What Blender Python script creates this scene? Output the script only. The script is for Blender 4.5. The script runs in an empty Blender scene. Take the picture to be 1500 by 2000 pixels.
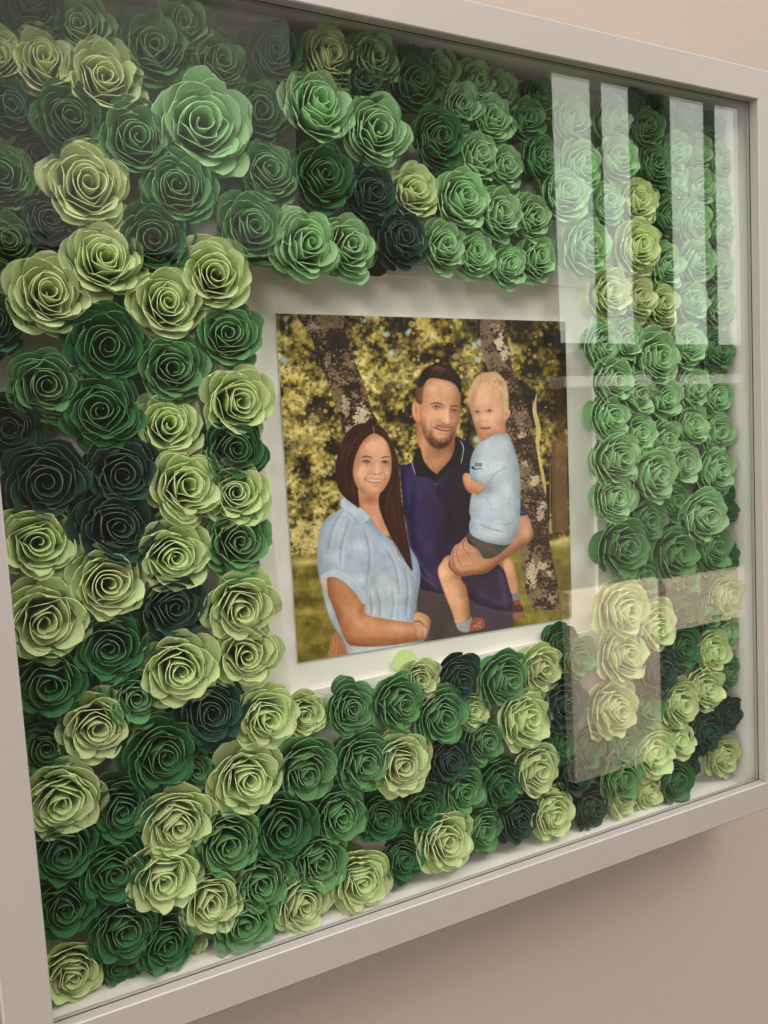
import bpy, math, random
import numpy as np
from mathutils import Matrix, Vector

C = bpy.context.scene
COL = C.collection
OZ = 1.55                     # height of the frame's centre above the floor (m)
R_ = math.radians

# ------------------------------------------------------------------ camera
CAM_P = Vector((-0.23926, -0.38968, 0.02020+OZ))
cam = bpy.data.cameras.new('camera')
cam.sensor_fit = 'VERTICAL'; cam.sensor_height = 36.0; cam.lens = 36.0*1477.37/2000.0
cam.clip_start = .01; cam.clip_end = 60
camo = bpy.data.objects.new('camera', cam); COL.objects.link(camo)
right = Vector((0.90033668, -0.43160148, -0.05580344)); down = Vector((-0.08700855, -0.0528811, -0.9948030)); fwd = Vector((0.42640752, 0.90051305, -0.08516381))
M3 = Matrix((right, -down, -fwd)).transposed()
camo.matrix_world = Matrix.Translation(CAM_P) @ M3.to_4x4()
C.camera = camo

# ------------------------------------------------------------------ room light (an indoor close-up: a ceiling lamp and added fills, no sun)
w = bpy.data.worlds.new('World'); C.world = w; w.use_nodes = True
bg = w.node_tree.nodes['Background']
bg.inputs[0].default_value = (1.0, .94, .89, 1); bg.inputs[1].default_value = 2.6

def area(name, loc, target, size, power, color):
    l = bpy.data.lights.new(name, 'AREA'); l.shape = 'DISK'; l.size = size; l.energy = power; l.color = color
    o = bpy.data.objects.new(name, l); COL.objects.link(o); o.location = loc
    o.rotation_euler = (Vector(target)-Vector(loc)).to_track_quat('-Z', 'Y').to_euler()
    return o
area('ceiling_lamp', (.50, -2.0, OZ+2.05), (.02, 0, OZ), 1.15, 31, (1.0, .945, .885))
area('side_fill', (-1.25, -1.75, OZ+.75), (.0, 0, OZ-.05), .7, 10, (1.0, .93, .87))  # added fill from the left to soften shadows, no known lamp there
area('reflection_fill', (2.25, -1.35, OZ-.15), (2.15, -2.2, OZ-1.15), .5, 34, (1.0, .86, .74))  # added light on the tan boxes so that their reflection shows

C.view_settings.view_transform = 'Standard'; C.view_settings.look = 'None'
C.view_settings.exposure = .36; C.view_settings.gamma = 1
# ------------------------------------------------------------------ helpers
def srgb(r, g, b):
    f = lambda c: (c/255/12.92) if c/255 <= .04045 else ((c/255+.055)/1.055)**2.4
    return (f(r), f(g), f(b))

def mat(name, color, rough=.6, spec=.4, bump=0, bscale=200, var=0, vscale=6, emit=None, trans=0, rnd=0):
    m = bpy.data.materials.new(name); m.use_nodes = True
    nt = m.node_tree; b = nt.nodes['Principled BSDF']; L = nt.links.new
    b.inputs['Base Color'].default_value = (*color, 1); b.inputs['Roughness'].default_value = rough
    b.inputs['Specular IOR Level'].default_value = spec
    tc = nt.nodes.new('ShaderNodeTexCoord')
    src = None
    if var:
        n = nt.nodes.new('ShaderNodeTexNoise'); n.inputs['Scale'].default_value = vscale; n.inputs['Detail'].default_value = 5; L(tc.outputs['Object'], n.inputs['Vector'])
        mr = nt.nodes.new('ShaderNodeMapRange'); mr.inputs[3].default_value = 1-var; mr.inputs[4].default_value = 1+var; L(n.outputs['Fac'], mr.inputs[0])
        mx = nt.nodes.new('ShaderNodeVectorMath'); mx.operation = 'SCALE'; mx.inputs[0].default_value = color; L(mr.outputs[0], mx.inputs['Scale'])
        L(mx.outputs[0], b.inputs['Base Color']); src = mx
    if rnd:
        oi = nt.nodes.new('ShaderNodeObjectInfo'); hs = nt.nodes.new('ShaderNodeHueSaturation')
        a = nt.nodes.new('ShaderNodeMapRange'); a.inputs[3].default_value = 1-rnd; a.inputs[4].default_value = 1+rnd; L(oi.outputs['Random'], a.inputs[0]); L(a.outputs[0], hs.inputs['Value'])
        h = nt.nodes.new('ShaderNodeMath'); h.operation = 'MULTIPLY_ADD'; h.inputs[1].default_value = .03; h.inputs[2].default_value = .485; L(oi.outputs['Random'], h.inputs[0]); L(h.outputs[0], hs.inputs['Hue'])
        if src: L(src.outputs[0], hs.inputs['Color'])
        else: hs.inputs['Color'].default_value = (*color, 1)
        L(hs.outputs[0], b.inputs['Base Color'])
    if bump:
        n2 = nt.nodes.new('ShaderNodeTexNoise'); n2.inputs['Scale'].default_value = bscale; n2.inputs['Detail'].default_value = 6; L(tc.outputs['Object'], n2.inputs['Vector'])
        bp = nt.nodes.new('ShaderNodeBump'); bp.inputs['Strength'].default_value = bump; bp.inputs['Distance'].default_value = .0006; L(n2.outputs['Fac'], bp.inputs['Height']); L(bp.outputs[0], b.inputs['Normal'])
    if emit:
        b.inputs['Emission Color'].default_value = (*emit[:3], 1); b.inputs['Emission Strength'].default_value = emit[3]
    if trans:
        out = nt.nodes['Material Output']; t = nt.nodes.new('ShaderNodeBsdfTranslucent'); ms = nt.nodes.new('ShaderNodeMixShader'); ms.inputs[0].default_value = trans
        s = b.inputs['Base Color'].links
        if s: L(s[0].from_socket, t.inputs[0])
        else: t.inputs[0].default_value = (*color, 1)
        L(b.outputs[0], ms.inputs[1]); L(t.outputs[0], ms.inputs[2]); L(ms.outputs[0], out.inputs[0])
    return m

def obj(name, verts, faces, mats, parent=None, smooth=False, midx=None, uvs=None):
    me = bpy.data.meshes.new(name); me.from_pydata([tuple(map(float, v)) for v in verts], [], [tuple(int(i) for i in f) for f in faces])
    for m in (mats if isinstance(mats, (list, tuple)) else [mats]): me.materials.append(m)
    if midx is not None: me.polygons.foreach_set('material_index', midx)
    if smooth: me.polygons.foreach_set('use_smooth', [True]*len(me.polygons))
    me.update()
    o = bpy.data.objects.new(name, me); COL.objects.link(o)
    if parent: o.parent = parent
    return o

def boxv(x0, x1, y0, y1, z0, z1, bev=0):
    if not bev:
        v = [(x, y, z) for x in (x0, x1) for y in (y0, y1) for z in (z0, z1)]
        f = [(0, 1, 3, 2), (4, 6, 7, 5), (0, 4, 5, 1), (2, 3, 7, 6), (0, 2, 6, 4), (1, 5, 7, 3)]
        return v, f
    import bmesh
    bm = bmesh.new(); v, f = boxv(x0, x1, y0, y1, z0, z1)
    vs = [bm.verts.new(a) for a in v]
    for q in f: bm.faces.new([vs[i] for i in q])
    bmesh.ops.bevel(bm, geom=list(bm.edges), offset=bev, segments=2, profile=.6, affect='EDGES')
    bm.verts.index_update()
    out = [tuple(a.co) for a in bm.verts], [tuple(a.index for a in g.verts) for g in bm.faces]
    bm.free(); return out

def bx(name, dims, m, parent=None, bev=0):
    v, f = boxv(*dims, bev=bev); return obj(name, v, f, m, parent)

def tag(o, label=None, cat=None, group=None, kind=None):
    for k, v in (('label', label), ('category', cat), ('group', group), ('kind', kind)):
        if v: o[k] = v
    return o

def empty(name, loc):
    o = bpy.data.objects.new(name, None); COL.objects.link(o); o.location = loc; o.empty_display_size = .02
    return o

# ------------------------------------------------------------------ setting
M_wall = mat('wall_paint', (.405, .338, .296), .85, .25, bump=.6, bscale=180, var=.05, vscale=3)
M_white = mat('white_lacquer', (.36, .33, .312), .42, .45, bump=.08, bscale=500, var=.02, vscale=9)
M_board = mat('white_card', (.86, .82, .79), .8, .2, bump=.2, bscale=900, var=.02, vscale=20)
M_dark = mat('gap_shade_dark', (.03, .028, .026), .8, .2)  # dark colour put in for the shade in the gap round the glass
M_floor = mat('floor_wood', (.05, .035, .026), .5, .4, var=.3, vscale=3)
M_far = mat('far_wall_paint', (.075, .07, .058), .8, .2, var=.05, vscale=2)
M_haze_prop = mat('haze_prop_front', (.24, .245, .225), .6, .3, var=.02)  # for the stand-in added to give the upper left haze
M_tan = mat('tan_prop', (.84, .72, .60), .55, .3, var=.08, vscale=3)
M_winf = mat('window_frame_paint', (.07, .065, .055), .5, .3)
M_pane = mat('daylit_pane', (.1, .1, .1), .3, .3, emit=(.97, 1.02, .92, 2.35))
M_sill = mat('sill_stone', (.75, .75, .72), .4, .4, emit=None)

o = bx('wall', (-1.6, 2.6, .0535, .20, 0, 3.9), M_wall); tag(o, kind='structure')
o = bx('floor', (-3, 5.5, -2.4, .0535, -.05, 0), M_floor); tag(o, kind='structure')
o = bx('opposite_wall', (-3, 5.5, -2.5, -2.28, 0.002, 4.2), M_far); tag(o, kind='structure')

def window(x0, xm0, xm1, x1, label):
    z0, z1, y = OZ+.42, OZ+1.62, -2.275
    t = empty('window', ((x0+x1)/2, y, z0)); tag(t, label, 'window', 'windows across the room')
    L = lambda *d: [d[0]-(x0+x1)/2, d[1]-(x0+x1)/2, d[2]-y, d[3]-y, d[4]-z0, d[5]-z0]
    for a, b in ((x0, xm0), (xm1, x1)):
        bx('pane', L(a, b, y+.02, y+.03, z0, z1), M_pane, t)
    for a, b in ((x0-.04, x0), (xm0, xm1), (x1, x1+.04)):
        bx('frame_post', L(a, b, y, y+.05, z0-.04, z1), M_winf, t)
    for a, b in ((x0, xm0), (xm1, x1)):
        bx('frame_bar', L(a, b, y, y+.05, z0-.04, z0), M_winf, t)
        bx('frame_bar', L(a, b, y, y+.05, z1, z1+.04), M_winf, t)
    bx('window_sill', L(x0-.03, x1+.03, y, y+.10, z0-.19, z0-.145), M_sill, t, bev=.004)
    return t
window(1.875, 2.092, 2.138, 2.308, 'tall daylit window seen as the left pair of pale bars reflected in the glass')
window(2.537, 2.767, 2.82, 3.12, 'tall daylit window seen as the right pair of pale bars reflected in the glass')

def mirrored_prop(x0, x1, z0, z1, m, label, nd):  # furniture-like stand-ins added so the glass mirrors pale patches
    y = -2.275
    t = empty('prop', (x0, y, z0)); tag(t, label, 'prop')
    bx('carcass', (0, x1-x0, 0, .03, 0, z1-z0), m, t)
    wd = (x1-x0)/nd
    for i in range(nd):
        d = bx('door', (i*wd+.003, (i+1)*wd-.003, .0302, .048, .003, z1-z0-.003), m, t, bev=.003)
        bx('handle', (i*wd+wd*.46, i*wd+wd*.54, .0482, .058, .03, .04), M_winf, d)
    return t
mirrored_prop(-1.1, .74, OZ+.70, OZ+1.6, M_haze_prop, 'added pale wall cupboard mirrored as pale haze over the upper left roses', 1)
mirrored_prop(1.868, 2.40, .02, OZ-.66, M_tan, 'added tall tan cupboard mirrored as a pale strip over the lower right roses', 1)
mirrored_prop(2.44, 3.1, OZ-.93, OZ-.68, M_tan, 'added hanging tan box mirrored beside the tall cupboard at the lower right', 1)
# ------------------------------------------------------------------ the shadow box
# all measures in metres; glass at y = 0, the room on -y, the wall on +y
HA, HF, HO, HI = .2500, .2485, .2697, .2590       # half sizes: opening at the glass, opening at the front, outside, inside of the box
YF, YB, YR, YM, YW = -.0098, .0440, .0400, .0432, .0532   # front face, back board, rose board front, recessed card, frame back

box = empty('shadow_box', (0, YW, OZ-HO)); tag(box, 'square white deep shadow box frame with clear glass hanging on the beige wall', 'picture frame')
def lv(v): return [(x, y-YW, z+HO) for x, y, z in v]       # world (relative to frame centre) -> box local

# profile of a rail as (distance from centre, y); swept and mitred at 45 degrees
prof = [(HF+.0006, YF), (HF, YF+.0006), (HA, -.0012), (HA, .0006+.0016), (HI+.0012, .0022), (HI+.0012, YW), (HO, YW), (HO, YF+.0012), (HO-.0012, YF)]
def rail(k):
    g = .00008; ca, sa = [(0, 1), (1, 0), (0, -1), (-1, 0)][k]
    V, F = [], []
    for s in (-1, 1):
        for d, y in prof:
            a, b = s*(d-g), d
            V.append((a*sa + b*ca, y, a*ca*-1 + b*sa) if False else ((a, y, b) if k == 0 else (b, y, a) if k == 1 else (a, y, -b) if k == 2 else (-b, y, a)))
    n = len(prof)
    for i in range(n): F.append((i, (i+1) % n, n+(i+1) % n, n+i))
    F += [tuple(range(n)), tuple(range(2*n-1, n-1, -1))]
    o = obj('frame_rail', lv(V), F, M_white, box)
    import bmesh
    bm = bmesh.new(); bm.from_mesh(o.data); bmesh.ops.recalc_face_normals(bm, faces=bm.faces); bm.to_mesh(o.data); bm.free()
for k in range(4): rail(k)

def flat(name, x0, x1, y0, y1, z0, z1, m, bev=0):
    v, f = boxv(x0, x1, y0, y1, z0, z1, bev); return obj(name, lv(v), f, m, box)

# glass: clear pane, mirror-like at grazing angles
mg = bpy.data.materials.new('clear_glass'); mg.use_nodes = True; nt = mg.node_tree; nt.nodes.clear(); L = nt.links.new
out = nt.nodes.new('ShaderNodeOutputMaterial'); tr = nt.nodes.new('ShaderNodeBsdfTransparent'); tr.inputs[0].default_value = (.975, .985, .975, 1)
gl = nt.nodes.new('ShaderNodeBsdfGlossy'); gl.inputs['Roughness'].default_value = .0; gl.inputs[0].default_value = (1, 1, 1, 1)
ge = nt.nodes.new('ShaderNodeNewGeometry'); dt = nt.nodes.new('ShaderNodeVectorMath'); dt.operation = 'DOT_PRODUCT'; L(ge.outputs['Normal'], dt.inputs[0]); L(ge.outputs['Incoming'], dt.inputs[1])
ab = nt.nodes.new('ShaderNodeMath'); ab.operation = 'ABSOLUTE'; L(dt.outputs['Value'], ab.inputs[0])
su = nt.nodes.new('ShaderNodeMath'); su.operation = 'SUBTRACT'; su.inputs[0].default_value = 1; L(ab.outputs[0], su.inputs[1])
pw = nt.nodes.new('ShaderNodeMath'); pw.operation = 'POWER'; pw.inputs[1].default_value = 5; L(su.outputs[0], pw.inputs[0])
ma = nt.nodes.new('ShaderNodeMath'); ma.operation = 'MULTIPLY_ADD'; ma.inputs[1].default_value = .955; ma.inputs[2].default_value = .045; L(pw.outputs[0], ma.inputs[0])
mx = nt.nodes.new('ShaderNodeMixShader'); L(ma.outputs[0], mx.inputs[0]); L(tr.outputs[0], mx.inputs[1]); L(gl.outputs[0], mx.inputs[2]); L(mx.outputs[0], out.inputs[0])
flat('glass_pane', -.2580, .2580, -.0009, .0009, -.2580, .2580, mg)
# dark strips added as the shade in the gap between glass and rebate
for x0, x1, z0, z1 in ((-.2525, .2525, .2497, .2525), (-.2525, .2525, -.2525, -.2497), (.2497, .2525, -.2497, .2497), (-.2525, -.2497, -.2497, .2497)):
    flat('gap_shade', x0, x1, -.0016, -.0010, z0, z1, M_dark)

for x0, x1, z0, z1 in ((-HI, HI, HI, HI+.001), (-HI, HI, -HI-.001, -HI), (HI, HI+.001, -HI, HI), (-HI-.001, -HI, -HI, HI)):
    flat('inner_side', x0, x1, .0024, YB, z0, z1, M_board)
flat('backing_board', -HI, HI, YM+.0004, YB+.003, -HI, HI, M_board)

# card with a square window cut in it, roses are glued on this card; measured corners of the cut (slightly crooked)
cut = [(-.1150, .1268), (.1388, .1254), (.1345, -.1222), (-.1048, -.1256)]
outr = [(-HI+.0003, HI-.0003), (HI-.0003, HI-.0003), (HI-.0003, -HI+.0003), (-HI+.0003, -HI+.0003)]
V, F = [], []
for y in (YR, YM+.0003):
    V += [(x, y, z) for x, z in outr] + [(x, y, z) for x, z in cut]
for i in range(4):
    j = (i+1) % 4
    F += [(i, i+4, j+4, j), (8+i, 8+j, 12+j, 12+i), (4+i, 12+i, 12+j, 4+j), (i, j, 8+j, 8+i)]
obj('rose_card', lv(V), F, M_board, box)
# ------------------------------------------------------------------ the printed family picture (flat print, painted in code)
PX0, PY0, PX1, PY1, PS = 530, 604, 1126, 1302, 2.0
PW, PH = int((PX1-PX0)*PS), int((PY1-PY0)*PS)
prng = np.random.RandomState(11)
CV = np.zeros((PH, PW, 3), np.float32)
GY, GX = np.mgrid[0:PH, 0:PW].astype(np.float32)
GX = GX/PS + PX0; GY = GY/PS + PY0

def col(c):
    return np.array(c, np.float32)/255.0

def noise2(cell, seed, octs=1):
    out = np.zeros((PH, PW), np.float32); amp = 1.0; tot = 0
    for o in range(octs):
        r = np.random.RandomState(seed+o*17)
        c = cell*PS/(2**o)
        gh, gw = int(PH/c)+3, int(PW/c)+3
        g = r.rand(gh, gw).astype(np.float32)
        yy = np.arange(PH)/c; xx = np.arange(PW)/c
        iy = yy.astype(int); ix = xx.astype(int)
        fy = (yy-iy); fx = (xx-ix)
        fy = (fy*fy*(3-2*fy))[:, None]; fx = (fx*fx*(3-2*fx))[None, :]
        a = g[iy][:, ix]; b = g[iy][:, ix+1]; d = g[iy+1][:, ix]; e = g[iy+1][:, ix+1]
        out += amp*((a*(1-fx)+b*fx)*(1-fy)+(d*(1-fx)+e*fx)*fy); tot += amp; amp *= .5
    return out/tot

def gblur(m, s):
    if s < .3: return m
    k = int(3*s)+1
    w = np.exp(-.5*(np.arange(-k, k+1)/s)**2); w /= w.sum()
    p = np.pad(m, k, mode='edge')
    o = sum(w[i]*p[:, i:i+m.shape[1]] for i in range(2*k+1))
    return sum(w[i]*o[i:i+m.shape[0]] for i in range(2*k+1)).astype(np.float32)

def spline(pts, closed=True, n=6):
    P = np.array(pts, float); N = len(P); out = []
    rng = range(N) if closed else range(N-1)
    for i in rng:
        if closed: a, b, c, d = P[(i-1) % N], P[i], P[(i+1) % N], P[(i+2) % N]
        else: a, b, c, d = P[max(i-1, 0)], P[i], P[i+1], P[min(i+2, N-1)]
        for t in np.arange(n)/n:
            out.append(.5*((2*b)+(-a+c)*t+(2*a-5*b+4*c-d)*t*t+(-a+3*b-3*c+d)*t**3))
    if not closed: out.append(P[-1])
    return np.array(out)

def box(x0, y0, x1, y1):
    i0 = max(0, int((x0-PX0)*PS)); i1 = min(PW, int((x1-PX0)*PS)+1)
    j0 = max(0, int((y0-PY0)*PS)); j1 = min(PH, int((y1-PY0)*PS)+1)
    return (slice(j0, max(j1, j0)), slice(i0, max(i1, i0)))

def put(s, m, color):
    c = color(GX[s], GY[s]) if callable(color) else (color[s] if isinstance(color, np.ndarray) and color.ndim == 3 else col(color))
    CV[s] = CV[s]*(1-m[..., None]) + c*m[..., None]

def pmask(pts, f=.6, smooth=True):
    P = spline(pts) if smooth else np.array(pts, float)
    s = box(P[:, 0].min()-4*f-1, P[:, 1].min()-4*f-1, P[:, 0].max()+4*f+1, P[:, 1].max()+4*f+1)
    X, Y = GX[s], GY[s]
    ins = np.zeros(X.shape, bool)
    for (x0, y0), (x1, y1) in zip(P, np.roll(P, -1, 0)):
        if y0 == y1: continue
        ins ^= ((y0 > Y) != (y1 > Y)) & (X < (x1-x0)*(Y-y0)/(y1-y0)+x0)
    return s, gblur(ins.astype(np.float32), f*PS)

def poly(pts, color, f=.6, a=1.0, smooth=True, tex=None):
    s, m = pmask(pts, f, smooth)
    if tex is not None: m = m*tex[s]
    put(s, m*a, color)
    return s, m

def blob(x, y, rx, ry, color, a=.5, ang=0, hard=0, clip=None):
    R = max(rx, ry)*2.4
    s = box(x-R, y-R, x+R, y+R)
    c, sn = math.cos(math.radians(ang)), math.sin(math.radians(ang))
    u = ((GX[s]-x)*c+(GY[s]-y)*sn)/rx; v = (-(GX[s]-x)*sn+(GY[s]-y)*c)/ry
    d = u*u+v*v
    m = np.clip((1.15-np.sqrt(d))*hard, 0, 1) if hard else np.exp(-d*1.1)
    if clip is not None: m = m*clip[s]
    put(s, m*a, color)

def stroke(pts, w, color, a=1.0, taper=True, soft=.45, smooth=True, clip=None):
    P = spline(pts, False, 5) if smooth and len(pts) > 2 else np.array(pts, float)
    W = w if hasattr(w, '__len__') else [w]*2
    ws = np.interp(np.linspace(0, 1, len(P)), np.linspace(0, 1, len(W)), W)
    if taper: ws = ws*np.clip(np.sin(np.linspace(.12, math.pi-.12, len(P)))*1.6, .25, 1)
    q = max(ws)+2
    s = box(P[:, 0].min()-q, P[:, 1].min()-q, P[:, 0].max()+q, P[:, 1].max()+q)
    X, Y = GX[s], GY[s]; m = np.zeros(X.shape, np.float32)
    for i in range(len(P)-1):
        d = P[i+1]-P[i]; L = d@d+1e-9
        t = np.clip(((X-P[i, 0])*d[0]+(Y-P[i, 1])*d[1])/L, 0, 1)
        r = np.hypot(X-P[i, 0]-t*d[0], Y-P[i, 1]-t*d[1])
        m = np.maximum(m, np.clip(((ws[i]+(ws[i+1]-ws[i])*t)/2+soft-r)/(2*soft), 0, 1))
    if clip is not None: m = m*clip[s]
    put(s, m*a, color)

def form(pts, dx, dy, sg, color, a):
    # soft shading along one side of a shape: the shape minus itself shifted and blurred
    P = spline(pts); q = 3*sg+max(abs(dx), abs(dy))+2
    s = box(P[:, 0].min()-q, P[:, 1].min()-q, P[:, 0].max()+q, P[:, 1].max()+q)
    s0, m0 = pmask(pts, .7); M = np.zeros((PH, PW), np.float32); M[s0] = m0
    m = M[s]; sh = np.roll(np.roll(m, int(dy*PS), 0), int(dx*PS), 1)
    put(s, m*np.clip(1-gblur(sh, sg*PS), 0, 1)*a, color)

def fullmask(pts, f=.6, smooth=True):
    s, m = pmask(pts, f, smooth); M = np.zeros((PH, PW), np.float32); M[s] = m; return M

def paint_background():
    n1 = noise2(60, 3, 3); n2 = noise2(14, 9, 3); n3 = noise2(4, 21, 2)
    n4 = np.clip((noise2(30, 71, 3)-.5)*2.8+.52, 0, 1); n5 = np.clip((noise2(7, 81, 3)-.5)*3.2+.5, 0, 1)
    reg = .22*np.clip((GX-985)/45, 0, 1)*np.clip((1080-GY)/60, 0, 1) + .10*np.clip((GX-620)/30, 0, 1)*np.clip((760-GX)/60, 0, 1)*np.clip((GY-600)/10, 0, 1) - .08*np.clip((625-GX)/40, 0, 1)
    k = np.clip(n4*.85+n5*.5-.22-reg, 0, 1)[..., None]
    dk, md, br = col((40, 34, 24)), col((108, 96, 52)), col((206, 188, 124))
    base = np.where(k < .5, dk+(md-dk)*k*2, md+(br-md)*(k*2-1))
    base = base*(.86+.28*n2[..., None])
    CV[:] = base
    # darker wood to the upper right, deep shade patches
    for x, y, rx, ry, a in [(1060, 660, 55, 45, .8), (930, 650, 30, 26, .5), (1090, 760, 40, 60, .65), (905, 740, 16, 60, .6), (800, 700, 45, 22, .55), (775, 650, 40, 25, .45),
                            (590, 815, 40, 16, .4), (640, 790, 26, 40, .45), (585, 870, 35, 15, .5), (640, 900, 18, 40, .35), (760, 780, 20, 40, .3), (700, 640, 25, 30, .55),
                            (905, 800, 12, 50, .5), (600, 960, 20, 50, .45), (1090, 900, 25, 80, .4), (645, 1010, 20, 50, .5), (780, 850, 14, 30, .4)]:
        blob(x, y, rx, ry, (44, 37, 26), a)
    # bokeh leaves
    r = prng
    def dens(x, y):
        d = .55
        if x > 1010: d = .18
        if x > 1010 and y > 760: d = .3
        if 690 < x < 880 and y > 640: d = .75
        if x < 620: d = .75
        if y > 1085: d = .25
        return d
    pal = [(200, 180, 104), (176, 156, 78), (216, 198, 136), (148, 130, 60), (206, 190, 136), (132, 118, 56), (186, 160, 70), (120, 108, 52)]
    for i in range(6500):
        x = r.uniform(PX0, PX1); y = r.uniform(PY0, 1110)
        if r.rand() > dens(x, y)*(.1+1.5*n4[min(PH-1, int((y-PY0)*PS)), min(PW-1, int((x-PX0)*PS))])*(.35+1.1*n2[min(PH-1, int((y-PY0)*PS)), min(PW-1, int((x-PX0)*PS))]): continue
        q = r.uniform(1.6, 5.2) if r.rand() < .8 else r.uniform(4, 7.5)
        blob(x, y, q, q*r.uniform(.7, 1.1), pal[r.randint(8)], r.uniform(.25, .75), r.uniform(0, 180), hard=r.uniform(1.4, 3))
    for i in range(900):
        x = r.uniform(PX0, PX1); y = r.uniform(PY0, 1085)
        blob(x, y, r.uniform(1.5, 5), r.uniform(1.2, 3.5), (52, 44, 28), r.uniform(.3, .7), r.uniform(0, 180), hard=1.6)
    for x, y, q in [(558, 622, 7), (553, 703, 9), (756, 652, 6), (745, 640, 4), (765, 688, 7), (796, 650, 6), (800, 645, 5), (712, 626, 5), (936, 668, 8), (926, 672, 6), (934, 702, 7), (932, 856, 8), (560, 640, 4)]:
        blob(x, y, q, q*1.1, (176, 196, 206), .75, 0, hard=1.3)
    for x, y in [(590, 660), (600, 690), (575, 690), (610, 668), (560, 665), (585, 640), (570, 740), (880, 660), (790, 665), (835, 640), (860, 690), (900, 690)]:
        blob(x, y, 12, 9, (190, 166, 88), .5, 20, hard=1.2)
    # hanging leaves, upper right
    for i in range(16):
        x = r.uniform(865, 940); y = r.uniform(620, 665)
        blob(x, y, 4, 12, (70, 78, 40), .6, r.uniform(-25, 25), hard=1.8)
    blob(874, 662, 5, 8, (196, 160, 62), .9, 10, hard=2)
    blob(860, 640, 4, 12, (150, 110, 60), .7, 25, hard=2)
    # pale blossom, lower left and meadow
    for i in range(150):
        blob(r.uniform(568, 626), r.uniform(1018, 1082), r.uniform(2, 5), r.uniform(2, 4), (206, 184, 134), r.uniform(.3, .8), 0, hard=1.6)
    s, m = pmask([(560, 1086), (680, 1082), (1120, 1060), (1120, 1310), (560, 1310)], 2, False)
    g = (.55+.7*n2)[..., None]*col((134, 124, 62)); put(s, m, g.astype(np.float32))
    for x, y, rx, ry, c, a in [(600, 1097, 45, 8, (196, 174, 118), .9), (590, 1150, 42, 8, (150, 134, 72), .6), (600, 1195, 50, 8, (172, 150, 84), .7), (605, 1125, 45, 9, (84, 74, 38), .7), (600, 1172, 50, 8, (82, 72, 38), .7), (615, 1235, 50, 20, (112, 96, 48), .6), (620, 1275, 50, 16, (84, 72, 40), .7),
                               (1095, 1058, 26, 9, (204, 182, 126), .95), (1100, 1085, 24, 12, (112, 100, 58), .8), (1015, 1120, 12, 24, (108, 100, 56), .8), (1100, 1140, 22, 26, (92, 84, 50), .8), (1100, 1185, 24, 12, (140, 112, 84), .8)]:
        blob(x, y, rx, ry, c, a, -4)
    for i in range(420):
        x = r.uniform(560, 1120); y = r.uniform(1105, 1300)
        blob(x, y, r.uniform(1, 3), r.uniform(.8, 2), [(190, 164, 92), (88, 76, 38)][r.randint(2)], r.uniform(.2, .6), 0, hard=1.8)
    # far trunks
    poly([(1076, 860), (1106, 855), (1110, 1036), (1080, 1040)], (112, 86, 62), 1.2, .9, False)
    poly([(1088, 700), (1100, 700), (1104, 860), (1084, 860)], (70, 56, 44), 2.5, .6, False)
    poly([(1078, 862), (1084, 862), (1086, 1036), (1078, 1038)], (84, 64, 48), 1, .7, False)
    stroke([(1048, 770), (1044, 800), (1052, 840), (1049, 880), (1062, 940), (1066, 985)], [7, 9, 9, 6], (204, 178, 116), .85)
    stroke([(1040, 780), (1046, 830)], 5, (180, 196, 204), .6)
    stroke([(1074, 905), (1075, 1035)], [4, 5], (206, 180, 110), .8)
    stroke([(1115, 975), (1114, 1030)], [5, 6], (196, 170, 104), .7)

def bark(pts, lit, dark, patch, seed, light_side=-1):
    M = fullmask(pts, .7)
    n = noise2(3.4, seed, 3); nn = noise2(12, seed+5, 2); big = noise2(26, seed+9, 2)
    c = col(dark)[None, None]*(.45+.95*noise2(3, seed+3, 3)[..., None])
    CV[:] = CV*(1-M[..., None]) + c*M[..., None]
    xs0 = np.array([p[0] for p in pts]); ys0 = np.array([p[1] for p in pts]); side = np.clip((GX-np.interp(GY[:, :1], np.sort(ys0), xs0[np.argsort(ys0)]))/-14, -1, 1)
    t = np.clip((n*.6+big*.5+side*.07-.50)*7, 0, 1)*M
    CV[:] = CV*(1-t[..., None]*.75) + col(lit)*t[..., None]*.75
    for (x, y, rx, ry, a) in patch:
        s = box(x-rx*2, y-ry*2, x+rx*2, y+ry*2)
        d = ((GX[s]-x)/rx)**2+((GY[s]-y)/ry)**2
        m = np.clip((1.25-d+(n[s]-.5)*3.2)*2.2, 0, 1)*M[s]*a
        put(s, m, (190, 172, 148))
    r = np.random.RandomState(seed)
    xs = [p[0] for p in pts]; ys = [p[1] for p in pts]
    for i in range(130):
        blob(r.uniform(min(xs), max(xs)), r.uniform(min(ys), max(ys)), r.uniform(.8, 2.6), r.uniform(.6, 2.2), (194, 176, 146), r.uniform(.4, .85), r.uniform(0, 180), hard=2.5, clip=M)
    for i in range(160):
        blob(r.uniform(min(xs), max(xs)), r.uniform(min(ys), max(ys)), r.uniform(1, 4), r.uniform(.6, 2), (36, 28, 24), r.uniform(.3, .8), r.uniform(0, 180), hard=2, clip=M)
    return M

def strands(curves, n, c1, c2, w, a, seed, clip):
    r = np.random.RandomState(seed)
    A, B = np.array(curves[0], float), np.array(curves[1], float)
    for i in range(n):
        t = r.rand(); P = A*(1-t)+B*t + r.normal(0, .5, A.shape)
        k = r.rand(); c = tuple(np.array(c1)*(1-k)+np.array(c2)*k)
        stroke([tuple(p) for p in P], w*r.uniform(.6, 1.3), c, a*r.uniform(.5, 1), clip=clip)

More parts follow.
